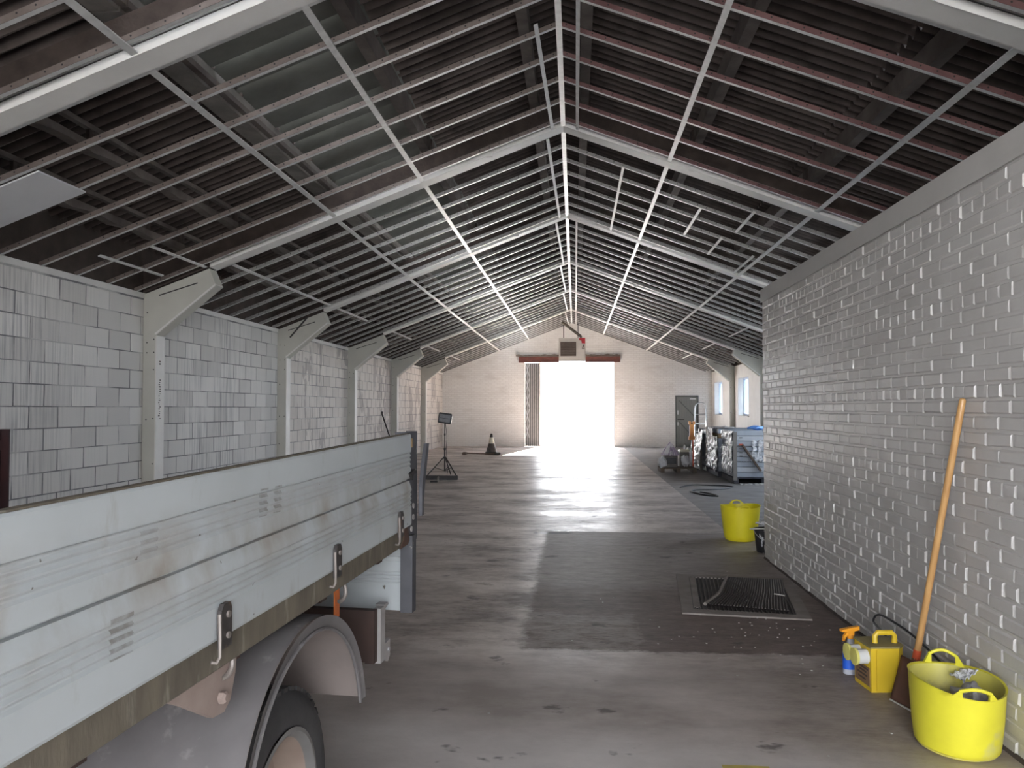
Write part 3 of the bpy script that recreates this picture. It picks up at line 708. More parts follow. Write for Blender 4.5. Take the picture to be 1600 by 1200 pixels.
def purlin(x, k, kind):
    y0, y1 = FY[k] + .02, (FY[k + 1] if k < 7 else YB)
    sg = 'left' if x < RX else 'right'
    p = tag(link('purlin', None, None, (x, 0, zs(x, ZR) - .03)), None, None, 'roof purlins', 'structure')
    s = SL * (1 if x < RX else -1)
    if kind == 'solid':
        MB().box((-.055, y0, -.19), (.055, y1, -.0), 'purlin_concrete').obj('beam', p)
        m = MB(); m.box((-.075, y0 + .15, -.21), (.075, y0 + .3, -.02), 'rafter_concrete'); m.obj('cleat', p)
    elif kind == 'pale':
        MB().box((-.10, y0, -.20), (.10, y1, -.0), 'purlin_pale').obj('beam', p)
        MB().box((.10, y0, -.17), (.16, y1, -.12), 'purlin_concrete').obj('ledger', p)
    else:
        m = MB(); NS = 6; L = (y1 - y0)
        def bot(u): return -.26 + .028 * abs(sin(pi * u * NS))
        m.grid(lambda u, v: (-.055 + .11 * v, y0 + L * u, bot(u)), 48, 1, 'purlin_concrete'); m.grid(lambda u, v: (-.055 + .11 * v, y0 + L * u, -.17), 48, 1, 'purlin_concrete')
        m.grid(lambda u, v: (-.055, y0 + L * u, bot(u) + (-.17 - bot(u)) * v), 48, 1, 'purlin_concrete'); m.grid(lambda u, v: (.055, y0 + L * u, bot(u) + (-.17 - bot(u)) * v), 48, 1, 'purlin_concrete')
        m.obj('bottom_chord', p)
        MB().box((-.03, y0, -.045), (.03, y1, 0), 'purlin_concrete').obj('top_chord', p)
        for i in range(NS + 1):
            yy = y0 + .02 + (L - .04) * i / NS; MB().bar((0, yy, -.18), (0, yy, -.03), .035, .05, 'rafter_concrete', (0, 1, 0)).obj('post', p)
    return p
for k in range(8):
    for x, kd in ((-.50, 'solid'), (-1.86, 'solid'), (-3.18, 'pale'), (-4.25, 'lattice'), (-4.95, 'lattice'), (.12, 'solid'), (1.50, 'solid'), (2.86, 'solid'), (4.1, 'lattice'), (4.9, 'lattice')):
        purlin(x, k, kd)

# ------------------------------------------------------------------ suspended ceiling grids, one per bay
ORD = ['', 'sixth bay, passing overhead behind the nearest casing', 'fifth bay from the gable, over the truck', 'fourth bay, beyond the first visible column', 'third bay', 'second bay', 'first bay, next to the gable']
FARN = ['nearest bay, mostly above the camera', 'bay over the truck and partition', 'bay just beyond the first column', 'fourth bay from the gable', 'third bay from the gable', 'last bay but one', 'last bay against the gable wall']
def cross_mesh(sgn, web, x0, x1):
    # local X along the slope (true length), origin at the ridge end, flange below, web on the near side
    L = (x1 - x0) * sqrt(1 + SL * SL); m = MB()
    m.box((0, 0, -.002), (L, .040, .002), 'galvanised'); m.box((0, -.002, -.002), (L, .002, .040), web); m.box((0, .038, 0), (L, .041, .02), 'galvanised')
    me = m.mesh('cross_channel')
    return me
ang = math.atan(SL)
cm = {}
def cross(g, sgn, y, web, x0=0.0, x1=5.31):
    key = (sgn, web, x0, x1)
    if key not in cm:
        me = cross_mesh(sgn, web, x0, x1)
        cm[key] = me
    o = link('cross_channel', cm[key], g); o.parent = g
    o.matrix_local = Matrix.Translation((RX + sgn * x0, y, ZG - SL * x0 + .004)) @ (Matrix.Rotation(ang, 4, 'Y') if sgn > 0 else (Matrix.Scale(-1, 4, (1, 0, 0)) @ Matrix.Rotation(ang, 4, 'Y')))
def main(g, x, y0, y1, wd=.046, name='main_channel', x2=None):
    x2 = x if x2 is None else x2; m = MB()
    s = -SL if x > RX else SL
    def prof(xx, yy): return [(xx - wd / 2, yy, zs(xx - wd / 2, ZG) - .012), (xx + wd / 2, yy, zs(xx + wd / 2, ZG) - .012)]
    a = prof(x, y0); b = prof(x2, y1); up = Vector((0, 0, .010))
    v = [Vector(p) for p in (a[0], a[1], b[1], b[0])]; v += [p + up for p in v]
    m.add(v, [(0, 1, 2, 3), (7, 6, 5, 4), (0, 4, 5, 1), (1, 5, 6, 2), (2, 6, 7, 3), (3, 7, 4, 0)], 'galvanised'); m.obj(name, g)
for k in range(1, 8):
    g = thing('ceiling_grid', 'bare metal ceiling grid, %s' % FARN[k - 1], 'ceiling grid', (0, 0, 0), 0, 'metal ceiling grids between the portal frames')
    ya, yb_ = FY[k] + .21, (FY[k + 1] - .01 if k < 7 else YB - .02)
    n = 7; ys = [ya + .03 + i * .592 for i in range(8) if ya + .03 + i * .592 < yb_ - .05]
    if k == 7: ys = [ya + .03 + i * .6 for i in range(7)] + [YB - .06]
    for i, y in enumerate(ys):
        wr_ = 'web_red' if k <= 2 or (k == 3 and i < 1) else 'web_grey'
        wl_ = 'web_tan' if k <= 2 else 'web_grey'
        if k == 1 and y < 1.5: continue
        cross(g, -1, y, wl_); cross(g, 1, y, wr_)
    yy0, yy1 = ya - .0, yb_ + .0
    if k == 1: yy0 = 2.0
    main(g, -1.87, yy0, yy1); main(g, 1.128, yy0, yy1)
    main(g, -2.97 - .02 * (k - 2), yy0, yy1); main(g, 2.845, yy0, yy1)
    if k >= 3:
        main(g, -4.38, yy0 + .05, yy0 + (2.2 if k > 3 else 4.2), .04); main(g, 4.02, yy0 + .05, yy0 + 2.4, .04)
    main(g, RX, yy0, yy1, .055, 'ridge_channel'); 
    if k != 3: main(g, RX + .17, yy0, yy1, .036, 'ridge_channel')
    if k >= 2: main(g, RX - .20, yy0 + (1.6 if k == 2 else .05), yy1, .036, 'ridge_channel', RX - .13)
    if k == 3:
        for x, a, b in ((.63, .6, 4.3), (2.30, .55, 1.75), (1.72, 1.2, 2.9), (2.2, 2.3, 3.6), (2.75, 2.7, 4.3)): main(g, x, ya + a, ya + b, .032, 'noggin')
    if k == 2:
        for x, a, b in ((-4.6, 3.0, 4.3), (-5.0, 2.7, 4.0)): main(g, x, ya + a, ya + b, .032, 'noggin')
cbm = MB(); 
cbm.prism([(-5.40, zs(-5.40, ZG) - .014), (-4.26, zs(-4.26, ZG) - .014), (-4.26, zs(-4.26, ZG) - .002), (-5.40, zs(-5.40, ZG) - .002)], 6.0, 6.62, 'plasterboard')
tag(cbm.obj('ceiling_board'), 'single white plasterboard sheet screwed under the bare grid over the truck', 'board')

# ------------------------------------------------------------------ doorway, beam, shutter, small door, heater
tr = struct('trim_1', 'rust red steel beam over the wide doorway')
m = MB(); m.box((-2.28, YB - .13, 3.40), (1.80, YB - .02, 3.42), 'red_lead'); m.box((-2.28, YB - .13, 3.62), (1.80, YB - .02, 3.64), 'red_lead'); m.box((-2.28, YB - .085, 3.42), (1.80, YB - .06, 3.62), 'red_lead'); m.box((-2.28, YB - .12, 3.42), (-2.27, YB - .02, 3.62), 'red_lead')
m.obj('steel_beam', tr)
m = MB(); random.seed(5)
m.grid(lambda u, v: (-2.4 + 4.2 * u, YB - .14 + .13 * v, 3.645 + max(0, .05 + .09 * mnoise.noise(Vector((u * 16, v * 2, 4)))) * (1 if v > .2 else .1)), 90, 3, 'crumbled_mortar'); smat(m.obj('mortar_rubble', tr))
d1 = struct('door_1', 'folded steel concertina shutter in the wide doorway')
xs = -2.05
for i in range(7):
    x = -2.04 + i * .082; dp = .06 if i % 2 else .16
    m = MB(); m.box((x, YB + .02 - .015 * (i % 2), .01), (x + .036, YB + .02 + dp, 3.38), 'shutter_lit'); m.box((x + .028, YB + .05, .01), (x + .082, YB + .06, 3.38), 'shutter_shaded'); m.obj('shutter_panel', d1)  # fins coloured as lit, recesses as shaded: relief put into the colour
m = MB()
for z in [0.35 + .62 * i for i in range(5)]:
    for a, b in ((-2.02, -1.86), (-1.86, -2.02)): m.bar((a, YB + .005, z), (b, YB + .005, z + .55), .018, .006, 'bright_metal', (0, 1, 0))
m.obj('lattice', d1)
MB().box((-1.47, YB + .0, .0), (-1.40, YB + .2, 3.40), 'casing_white').obj('lead_post', d1)
MB().box((1.55, YB - .004, 0), (1.575, YB + .02, 3.40), 'red_lead').obj('jamb_strip', d1)
d2 = struct('door_2', 'grey ledged and braced plank door in the gable wall')
m = MB(); y = YB - .01
m.box((SX0, y, 0), (SX0 + .055, y + .12, SZ), 'door_grey_dark'); m.box((SX1 - .055, y, 0), (SX1, y + .12, SZ), 'door_grey_dark'); m.box((SX0 + .055, y, SZ - .055), (SX1 - .055, y + .12, SZ), 'door_grey_dark'); m.obj('door_frame', d2)
a, b = SX0 + .06, SX1 - .06; nW = 8
for i in range(nW):
    w0 = a + (b - a) * i / nW; m = MB(); m.cbox((w0 + .003, y + .05, -.008), (w0 + (b - a) / nW - .003, y + .085, SZ - .06), 'door_grey', .004); m.obj('plank', d2)
MB().box((SX0 - .05, y + .13, -.15), (SX1 + .05, y + .3, SZ + .03), 'door_grey_dark').obj('backing', d2)  # unseen slab added to stop sun leaking between the planks
for z in (.12, 1.02, 1.86): MB().box((a, y + .02, z), (b, y + .05, z + .13), 'door_grey').obj('ledge', d2)
MB().bar((b - .05, y + .035, 1.16), (a + .09, y + .035, 1.86), .03, .085, 'door_grey_dark', (0, 1, 0)).obj('brace', d2)
MB().bar((b - .05, y + .035, .26), (a + .09, y + .035, 1.02), .03, .085, 'door_grey_dark', (0, 1, 0)).obj('brace', d2)
m = MB(); m.box((b - .28, y - .02, SZ - .16), (b - .06, y + .02, SZ - .11), 'white_plastic'); m.bar((b - .2, y - .02, SZ - .10), (b + .0, y - .01, SZ - .07), .012, .012, 'black_iron'); m.obj('door_closer', d2)
m = MB(); m.box((a + .02, y + .0, 1.30), (a + .06, y + .02, 1.46), 'white_plastic'); m.box((a + .02, y + .0, .86), (a + .06, y + .02, 1.0), 'white_plastic'); m.obj('lock_plate', d2)
m = MB(); m.tube([(a + .02, y - .03, 1.10), (a + .28, y - .03, 1.10)], .012, 'black_iron'); m.tube([(a + .03, y - .03, 1.10), (a + .03, y + .04, 1.10)], .01, 'black_iron'); m.obj('bolt', d2)

h = thing('unit_heater', 'cream warm air heater hung on rods in front of the doorway beam', 'heater', (-.116, 30.0, 3.31))
m = MB(); m.cbox((-.5, 0, .03), (.5, .62, .88), 'heater_cream', .015); m.obj('casing', h)
m = MB(); m.box((-.5, -.006, 0), (.5, .6, .03), 'white_plastic'); m.obj('base_tray', h)
m = MB(); m.box((-.44, -.012, .19), (.15, .0, .73), 'heater_dark'); m.obj('grille_frame', h)
for i in range(8): m = MB(); z = .225 + i * .061; m.bar((-.42, -.02, z), (.13, -.02, z), .03, .008, 'flue_steel', (0, .6, 1)); m.obj('louvre', h)
m = MB(); m.prism([(.26, .875), (.49, .875), (.49, .66), (.44, .67), (.36, .67), (.345, .77), (.27, .79)], -.006, 0, 'logo_red'); m.obj('red_corner', h)
m = MB(); m.prism([(.37, .45), (.46, .45), (.455, .53), (.43, .60), (.415, .64), (.40, .58), (.375, .53)], -.005, 0, 'heater_dark'); m.prism([(.395, .47), (.435, .47), (.43, .52), (.415, .56), (.40, .52)], -.008, 0, 'heater_cream'); tag(m.obj('flame_emblem', h), 'dark flame emblem')
for x in (-.32, .22): m = MB(); m.tube([(x, .3, .88), (x, .3, 1.45)], .016, 'black_iron', 6); m.obj('hanger_rod', h)
m = MB(); m.tube([(.33, .35, .87), (.33, .35, .96), (-.28, .15, 1.42), (-.38, .1, 1.48)], .055, 'flue_steel', 10); m.obj('flue', h, True)
m = MB(); m.tube([(.36, .05, .03), (.36, .05, -.1)], .008, 'black_iron', 6); m.tube([(.36 + .035 * cos(t_ * pi / 6), .05, -.14 + .05 * sin(t_ * pi / 6)) for t_ in range(13)], .011, 'board_tan', 6); m.obj('pull_cord', h)

# ================================================================== TRUCK
tloc = Vector((-0.723, 3.5, 0)); trz = -math.atan2(0.077, 0.997)
tk = thing('dropside_truck', 'white dropside truck with ribbed sides and lowered tailgate, parked at the side', 'truck', tloc, trz)
BW = 2.20
def S(s): return -s           # s = distance forward of the rear corner -> local y
def tilt(p): return Vector((p.x, p.y, p.z + .0233 * p.y))
def plank_profile():
    # (outboard offset x, z) from top to bottom of the side panel
    pr = [(-.028, 1.437), (-.004, 1.437), (0, 1.431), (0, 1.357)]
    for c in (1.351, 1.333, 1.313, 1.295):
        pr += [(0, c + .008), (-.0045, c + .002), (-.0045, c - .002), (0, c - .008)]
    pr += [(.001, 1.252), (.001, 1.243), (-.018, 1.241), (-.018, 1.233), (-.008, 1.231), (.003, 1.198), (.004, 1.194)]
    for c in (1.180, 1.162, 1.144, 1.126):
        pr += [(.004, c + .008), (-.001, c + .002), (-.001, c - .002), (.004, c - .008)]
    pr += [(.004, 1.045), (0, 1.037), (-.028, 1.037)]
    out_, last = [], None
    for p in pr:
        if last is None or p != last: out_.append(p)
        last = p
    return out_
def side_panel(flip):
    m = MB(); P = plank_profile(); m.prism(P, S(3.25), S(.01), 'truck_white')
    # dirty worn top edge
    m.prism([(-.029, 1.4375), (-.004, 1.4375), (-.006, 1.441), (-.027, 1.441)], S(3.25), S(.01), 'truck_rail')
    if flip: m.xf(lambda p: Vector((-BW - p.x, p.y, p.z)))
    m.xf(tilt); return m
sp_ = side_panel(False).obj('side_panel', tk)
tag(side_panel(True).obj('side_panel', tk), 'far side panel')
for i, (s, z) in enumerate(((1.635, 1.03), (.907, 1.065), (.196, 1.085), (2.5, 1.03))):
    z0 = 1.018; m = MB()
    m.prism([(S(s) - .024, z0), (S(s) + .024, z0), (S(s) + .024, z0 + .09), (S(s) + .015, z0 + .105), (S(s) - .015, z0 + .105), (S(s) - .024, z0 + .09)], .006, .018, 'hinge_dark', 'x')
    for zz in (.028, .078): m.lathe([(.008, .018), (.008, .023)], 'rope_hook', 8, (0, S(s) + .004, z0 + zz), 'x')
    m.xf(tilt); hg = m.obj('hinge', tk)
    m = MB(); m.tube([(.014, S(s) - .028, z0 + .085), (.016, S(s) - .028, z0 + .03), (.016, S(s) - .028, z0 - .015), (.012, S(s) - .036, z0 - .026), (.003, S(s) - .045, z0 - .022)], .0042, 'rope_hook', 6); m.xf(tilt); m.obj('hinge_pin', hg, True)
# bed rails, floor, crossmembers
for x0, x1, lb in ((-.055, -.012, None), (-BW + .012, -BW + .055, 'far bed rail')):
    m = MB(); m.cbox((x0, S(3.25), .955), (x1, S(.01), 1.036), 'truck_rail', .006); m.xf(tilt); tag(m.obj('bed_rail', tk), lb)
m = MB(); m.prism([(S(.02), 1.034), (S(.075), 1.034), (S(.085), .985), (S(.14), .955), (S(.02), .955), (S(.0), .97)], -.012, -.008, 'truck_rust', 'x'); m.xf(tilt); m.obj('rust_patch', tk)
m = MB(); m.box((-BW + .055, S(3.25), 1.0), (-.055, S(.02), 1.02), 'under_brown'); m.xf(tilt); m.obj('bed_floor', tk)
for s in (.25, .85, 1.45, 2.05, 2.65, 3.2):
    m = MB(); m.box((-BW + .06, S(s) - .03, .92), (-.06, S(s) + .03, 1.0), 'under_brown'); m.xf(tilt); m.obj('crossmember', tk)
for x in (-.62, -1.36):
    m = MB(); m.box((x - .035, S(4.8), .52), (x + .035, S(.2), .70), 'under_brown'); m.box((x - .03, S(3.2), .70), (x + .03, S(.2), .93), 'under_brown'); m.obj('chassis_rail', tk)
m = MB(); m.prism(plank_profile(), S(0), S(1), 'truck_white')
hb = MB(); hb.box((-BW, S(3.29), 1.03), (0, S(3.25), 1.75), 'truck_post'); hb.xf(tilt); hb.obj('headboard', tk)
# rear corner posts
def post(x0, x1):
    m = MB()
    m.prism([(S(.02), .955), (S(-.15), .95), (S(-.155), 1.15), (S(-.15), 1.33), (S(-.135), 1.345), (S(-.135), 1.39), (S(-.155), 1.40), (S(-.155), 1.445), (S(-.06), 1.445), (S(.02), 1.44)], x0, x0 + .012, 'truck_post', 'x')
    m.prism([(x0 + .012, .955), (x1, .955), (x1, 1.445), (x0 + .012, 1.445)], S(-.155), S(-.145), 'truck_post')
    m.prism([(x0 + .012, .955), (x1, .955), (x1, 1.445), (x0 + .012, 1.445)], S(.01), S(.02), 'truck_post')
    return m
post(-.03, -.07).obj('corner_post', tk); m = post(-.03, -.07); m.xf(lambda p: Vector((-BW - p.x, p.y, p.z)))
m.mats = ['dark_maroon' if q == 'truck_post' else q for q in m.mats]; tag(m.obj('corner_post', tk), 'dark maroon far corner post')
cp = MB()
for z in (1.01, 1.06, 1.11): cp.lathe([(.012, -.016), (.012, -.010)], 'light_bracket', 8, (0, S(-.05 - .03 * (z > 1.05)), z), 'x')
cp.box((-.018, S(-.035), 1.375), (-.008, S(-.055), 1.415), 'board_tan'); cp.box((-.02, S(-.01), 1.255), (-.002, S(-.09), 1.27), 'black_iron'); cp.obj('latch_bolt', tk)
m = MB(); m.prism([(S(-.02), 1.28), (S(.05), 1.265), (S(.02), 1.235)], -.006, .012, 'black_iron', 'x'); m.obj('latch_wedge', tk)
m = MB(); cpts = [(-.135, 1.06), (-.135, 1.12), (-.145, 1.19), (-.18, 1.29), (-.222, 1.385)]
for i in range(len(cpts) - 1):
    wds = (.03, .03, .045, .05, .04)
    (s0, z0), (s1, z1) = cpts[i], cpts[i + 1]
    m.prism([(S(s0) - wds[i] / 2, z0), (S(s0) + wds[i] / 2, z0), (S(s1) + wds[i + 1] / 2, z1), (S(s1) - wds[i + 1] / 2, z1)], .0, .016, 'truck_post', 'x')
m.obj('drop_lever', tk)
# tailgate hanging open
m = MB(); P = [(-.0, .985), (.0, .90), (-.004, .895), (-.004, .89)]
tgp = [(.985, 0)]
for c in (.955, .935): tgp += [(c + .006, 0), (c, .004), (c - .006, 0)]
tgp += [(.888, 0), (.885, -.008), (.868, -.008), (.865, 0)]
for c in (.815, .80, .785, .77): tgp += [(c + .006, 0), (c, .004), (c - .006, 0)]
tgp += [(.648, 0), (.648, .03), (.985, .03)]
m.prism([(S(-.045) - d + 0 if False else (S(-.045) + d), z) for z, d in tgp], -BW + .05, -.055, 'truck_white', 'x')
tg = m.obj('tailgate', tk)
m = MB(); m.box((-.055, S(-.02), .645), (-.0, S(-.078), .985), 'truck_post'); tag(m.obj('tailgate_end', tg), 'chipped dark end cap')
MB().box((-BW, S(-.02), .645), (-BW + .05, S(-.078), .985), 'truck_post').obj('tailgate_end', tg)
# fender band around the rear wheels
def fender(xo, xi, lip):
    m = MB(); C0 = (S(1.085), .435); R = .468
    a0, a1 = radians(9), radians(196)
    def f(u, v):
        a = a0 + (a1 - a0) * u; a = a if True else 0
        y_ = C0[0] + R * cos(a); z_ = C0[1] + R * sin(a)
        return (xo + (xi - xo) * v, y_, max(z_, .12))
    m.grid(f, 40, 6, 'fender_plastic')
    def f2(u, v):
        a = a0 + (a1 - a0) * u; r = R - .004
        return (xo + (xi - xo) * v, C0[0] + r * cos(a), max(C0[1] + r * sin(a), .12))
    m.grid(f2, 40, 6, 'fender_dusty')
    def f3(u, v):
        a = a0 + (a1 - a0) * u; r = R - .044 * v
        return (xo + lip * .012 * (1 - v), C0[0] + r * cos(a), max(C0[1] + r * sin(a), .12))
    m.grid(f3, 40, 2, 'fender_plastic')
    m.tube([(xo + lip * .006, C0[0] + (R - .042) * cos(a0 + (a1 - a0) * i / 40), max(.12, C0[1] + (R - .042) * sin(a0 + (a1 - a0) * i / 40))) for i in range(41)], .006, 'fender_plastic', 6)
    return m.obj('mudguard', tk, True)
fender(.0, -.52, 1); tag(fender(-BW, -BW + .52, -1), 'far mudguard')
def wheel(xo, sgn, s, lbl=None):
    """outer face at xo, facing sgn along x"""
    root = tag(link('wheel', None, tk, (xo, S(s), .345)), lbl); W = .2
    m = MB(); T = lambda d: -sgn * d
    tp = [(.225, T(.02)), (.25, T(.004)), (.29, T(.0)), (.322, T(.014)), (.341, T(.034)), (.345, T(.10)), (.341, T(.166)), (.322, T(.186)), (.29, T(W)), (.24, T(W)), (.225, T(.18))]
    m.lathe(tp, 'tyre_rubber', 40, (0, 0, 0), 'x', close=True)
    t_ = m.obj('tyre', root, True)
    m = MB()
    for i in range(44):
        a = 2 * pi * i / 44
        for d0, d1, sh in ((.03, .085, 0), (.115, .172, .5)):
            aa = a + sh * 2 * pi / 44; r0, r1 = .338, .351
            q = []
            for r in (r0, r1):
                for da in (-.045, .045):
                    for d in (d0, d1): q.append((T(d), r * cos(aa + da), r * sin(aa + da)))
            m.add(q, [(4, 5, 7, 6), (0, 4, 6, 2), (1, 3, 7, 5), (0, 1, 5, 4), (2, 6, 7, 3)], 'tyre_rubber')
    smat(m.obj('tread', t_))
    m = MB(); m.lathe([(.228, T(.012)), (.235, T(.006)), (.222, T(.004)), (.212, T(.012)), (.205, T(.03))], 'wheel_flange', 40, (0, 0, 0), 'x', close=False)
    m.f = [f for f in m.f if len(f) == 4]; m.m = m.m[:len(m.f)]; m.obj('rim_flange', root, True)
    m = MB(); m.lathe([(.206, T(.028)), (.195, T(.05)), (.185, T(.10)), (.178, T(.125)), (.15, T(.135)), (.10, T(.115)), (.075, T(.11)), (.072, T(.085)), (.03, T(.075)), (.0001, T(.075))], 'wheel_rim', 40, (0, 0, 0), 'x'); m.f = [f for f in m.f if len(f) == 4]; m.m = m.m[:len(m.f)]; rm = m.obj('rim', root, True)
    m = MB()
    for i in range(6): m.lathe([(.013, T(.125)), (.013, T(.10)), (.008, T(.095))], 'hinge_dark', 6, (0, .11 * cos(i * pi / 3), .11 * sin(i * pi / 3)), 'x')
    m.obj('wheel_nut', rm)
    return root
wheel(-.05, 1, 1.14); wheel(-.27, 1, 1.14, 'inner twin wheel'); wheel(-BW + .05, -1, 1.14, 'far side wheel'); wheel(-BW + .27, -1, 1.14, 'far side inner twin wheel')
m = MB(); m.tube([(-.3, S(1.14), .345), (-BW + .3, S(1.14), .345)], .06, 'under_brown', 12); m.obj('axle', tk)
# bracket under the rail on top of the mudguard
m = MB(); m.prism([(S(1.49), .97), (S(1.50), .88), (S(1.525), .815), (S(1.555), .795), (S(1.61), .80), (S(1.74), .875), (S(1.90), .955), (S(1.90), .97)], -.045, -.03, 'tan_bracket', 'x'); m.lathe([(.016, .0), (.016, .012), (.010, .018)], 'tan_bracket', 6, (-.03, S(1.575), .838), 'x'); m.obj('rail_bracket', tk)
for s, z in ((1.53, .975), (2.13, .958), (.74, .958)):
    m = MB(); m.tube(catmull([(-.03, S(s), z), (-.024, S(s), z - .02), (-.022, S(s) - .004, z - .04), (-.026, S(s) - .018, z - .055), (-.034, S(s) - .036, z - .058)], 4), .0075, 'rope_hook', 8); m.xf(tilt); m.obj('rope_hook', tk, True)
MB().box((-.09, S(.68), .795), (-.085, S(.635), .93), 'orange_reflector').obj('side_reflector', tk)
# light board and rear bar
m = MB(); m.box((-BW + .12, S(.20), .49), (-.14, S(.16), .705), 'under_brown'); m.obj('light_board', tk)
m = MB(); m.box((-.14, S(.20), .485), (-.10, S(.16), .705), 'under_brown'); m.box((-.115, S(.16), .475), (-.085, S(.10), .705), 'light_bracket'); m.prism([(S(.11), .71), (S(.06), .71), (S(.055), .70), (S(.10), .69)], -.125, -.085, 'light_bracket', 'x'); m.prism([(S(.10), .54), (S(.03), .545), (S(.03), .475), (S(.06), .455), (S(.10), .47)], -.12, -.085, 'light_bracket', 'x'); m.lathe([(.01, .0), (.01, .006)], 'bright_metal', 8, (-.085, S(.055), .505), 'x'); m.obj('light_bracket', tk)
# cab (behind the camera)
m = MB(); m.prism([(S(3.36), .42), (S(3.36), 1.95), (S(3.55), 2.05), (S(4.45), 2.05), (S(4.95), 1.35), (S(5.35), 1.22), (S(5.42), .42)], -BW + .10, -.10, 'truck_white', 'x'); cb_ = m.obj('cab', tk)
m = MB(); m.prism([(S(3.6), 1.30), (S(3.6), 1.85), (S(4.4), 1.85), (S(4.8), 1.30)], -.10, -.095, 'screen_dark', 'x'); m.obj('side_window', cb_)
wheel(-.14, 1, 4.75, 'front wheel'); wheel(-BW + .14, -1, 4.75, 'far front wheel')

# ================================================================== THINGS BY THE PARTITION
def tub(name, label, loc, rz, h, rb, rt, sx, sy, mo, mi_, tiltx=0.0, bulge=0.0):
    t = thing(name, label, 'tub', loc, rz); n = 40
    def rad(z): u = z / h; return rb + (rt - rb) * (u ** 0.75)
    zr = lambda a: h + tiltx * cos(a) * rt + .010 * cos(2 * a)
    m = MB()
    def outer(u, v):
        a = 2 * pi * u; z = zr(a) * v; r = rad(z)
        if v < .06: r -= .02 * (1 - v / .06) ** 2
        k = .3 + .7 * v
        return (r * cos(a) * (1 + (sx - 1) * k), r * sin(a) * (1 + (sy - 1) * k), z)
    m.grid(outer, n, 14, mo)
    m.lathe([(rb - .02, 0.0), (0.0001, 0.0)], mo, n, (0, 0, 0), sx=1 + (sx - 1) * .3, sy=1 + (sy - 1) * .3)
    def lipf(u, v):
        a = 2 * pi * u; r = rt + .008 * sin(pi * v) - .007 * v
        return (r * cos(a) * sx, r * sin(a) * sy, zr(a) + .006 * sin(pi * v * .9))
    m.grid(lipf, n, 4, mo)
    body = m.obj('tub_wall', t, True)
    m = MB()
    def inner(u, v):
        a = 2 * pi * u; z = .008 + (zr(a) - .008) * v; r = rad(z) - .007; k = .3 + .7 * v
        return (r * cos(a) * (1 + (sx - 1) * k), r * sin(a) * (1 + (sy - 1) * k), z)
    m.grid(inner, n, 10, mi_); m.lathe([(rb - .008, .008), (.0001, .008)], mi_, n, sx=1 + (sx - 1) * .3, sy=1 + (sy - 1) * .3); m.obj('tub_lining', t, True)
    return t, zr
def tub_handle(t, a, sx, sy, rt, z0, m_, wd=.42, up=.055, thick=.008):
    m = MB(); N = 14
    def P(b, zz, o): return Vector(((rt + o) * cos(b) * sx, (rt + o) * sin(b) * sy, zz))
    for sgn in (-1, 1):   # gussets that run down into the rim
        b0 = a + sgn * wd / 2; b1 = a + sgn * (wd / 2 + .16)
        for o in (-.004,): pass
        v = [P(b0 - sgn * .05, z0, .004), P(b1, z0, .004), P(b0, z0 + up * .75, .006), P(b0 - sgn * .05, z0 + up * .8, .006)]
        v += [q + (q * -1).normalized() * .012 * Vector((1, 1, 0)).length / 1.414 for q in []]
        vi = [P(b0 - sgn * .05, z0, -.008), P(b1, z0, -.008), P(b0, z0 + up * .75, -.006), P(b0 - sgn * .05, z0 + up * .8, -.006)]
        m.add(v + vi, [(0, 1, 2, 3), (7, 6, 5, 4), (0, 4, 5, 1), (1, 5, 6, 2), (2, 6, 7, 3), (3, 7, 4, 0)], m_)
    m.tube([P(a - wd / 2 + wd * i / N, z0 + up * (.62 + .38 * sin(pi * i / N)), 0) for i in range(N + 1)], thick, m_, 8)
    m.obj('handle', t, True)
NT = (1.740, 3.87)
t, zr = tub('flexible_tub', 'near yellow rubber tub holding grey rags beside the shovel', (*NT, 0), 0.0, .305, .178, .230, .79, 1.17, 'tub_yellow', 'tub_inside', -.0)
tub_handle(t, radians(72), .79, 1.17, .230, .300, 'tub_yellow', .66, .062)
tub_handle(t, radians(-100), .79, 1.17, .230, .300, 'tub_yellow', .66, .045)
def rag(name, label, loc, sz, seed, mat_, cat):
    m = MB(); rnd = random.Random(seed)
    def f(u, v):
        a = 2 * pi * u; th = pi * v; n1 = mnoise.noise(Vector((cos(a) * sin(th) * 1.6 + seed, sin(a) * sin(th) * 1.6, cos(th) * 1.6))); n2 = mnoise.noise(Vector((cos(a) * sin(th) * 5 + seed, sin(a) * sin(th) * 5, cos(th) * 5)))
        r = 1 + .45 * n1 + .22 * n2
        return (sz[0] * r * sin(th) * cos(a), sz[1] * r * sin(th) * sin(a), sz[2] * r * cos(th))
    m.grid(f, 24, 14, mat_); o = m.obj(name, None, True, loc); return tag(o, label, cat)
rag('rag', 'crumpled grey rag lying inside the near yellow tub', (1.795, 3.84, .215), (.065, .10, .07), 3, 'grey_rag', 'rag')
m = MB()
m.grid(lambda u, v: (1.80 + .07 * u + .012 * sin(v * 5), 3.93 + .11 * v, .272 + .055 * u * (1 - .5 * v) + .025 * mnoise.noise(Vector((u * 6, v * 6, 9)))), 10, 10, 'clear_sheet')
tag(solid(m.obj('plastic_bag', None, True), .003), 'shiny clear plastic bag poking out of the near yellow tub', 'bag')
m = MB(); m.lathe([(.0001, .012), (.15, .012), (.165, .07), (.0001, .09)], 'label_brown', 24, (*NT, 0), sx=.88, sy=1.06); tag(m.obj('sludge', None, True), 'brown sludge in the bottom of the near yellow tub', 'sludge', None, 'stuff')

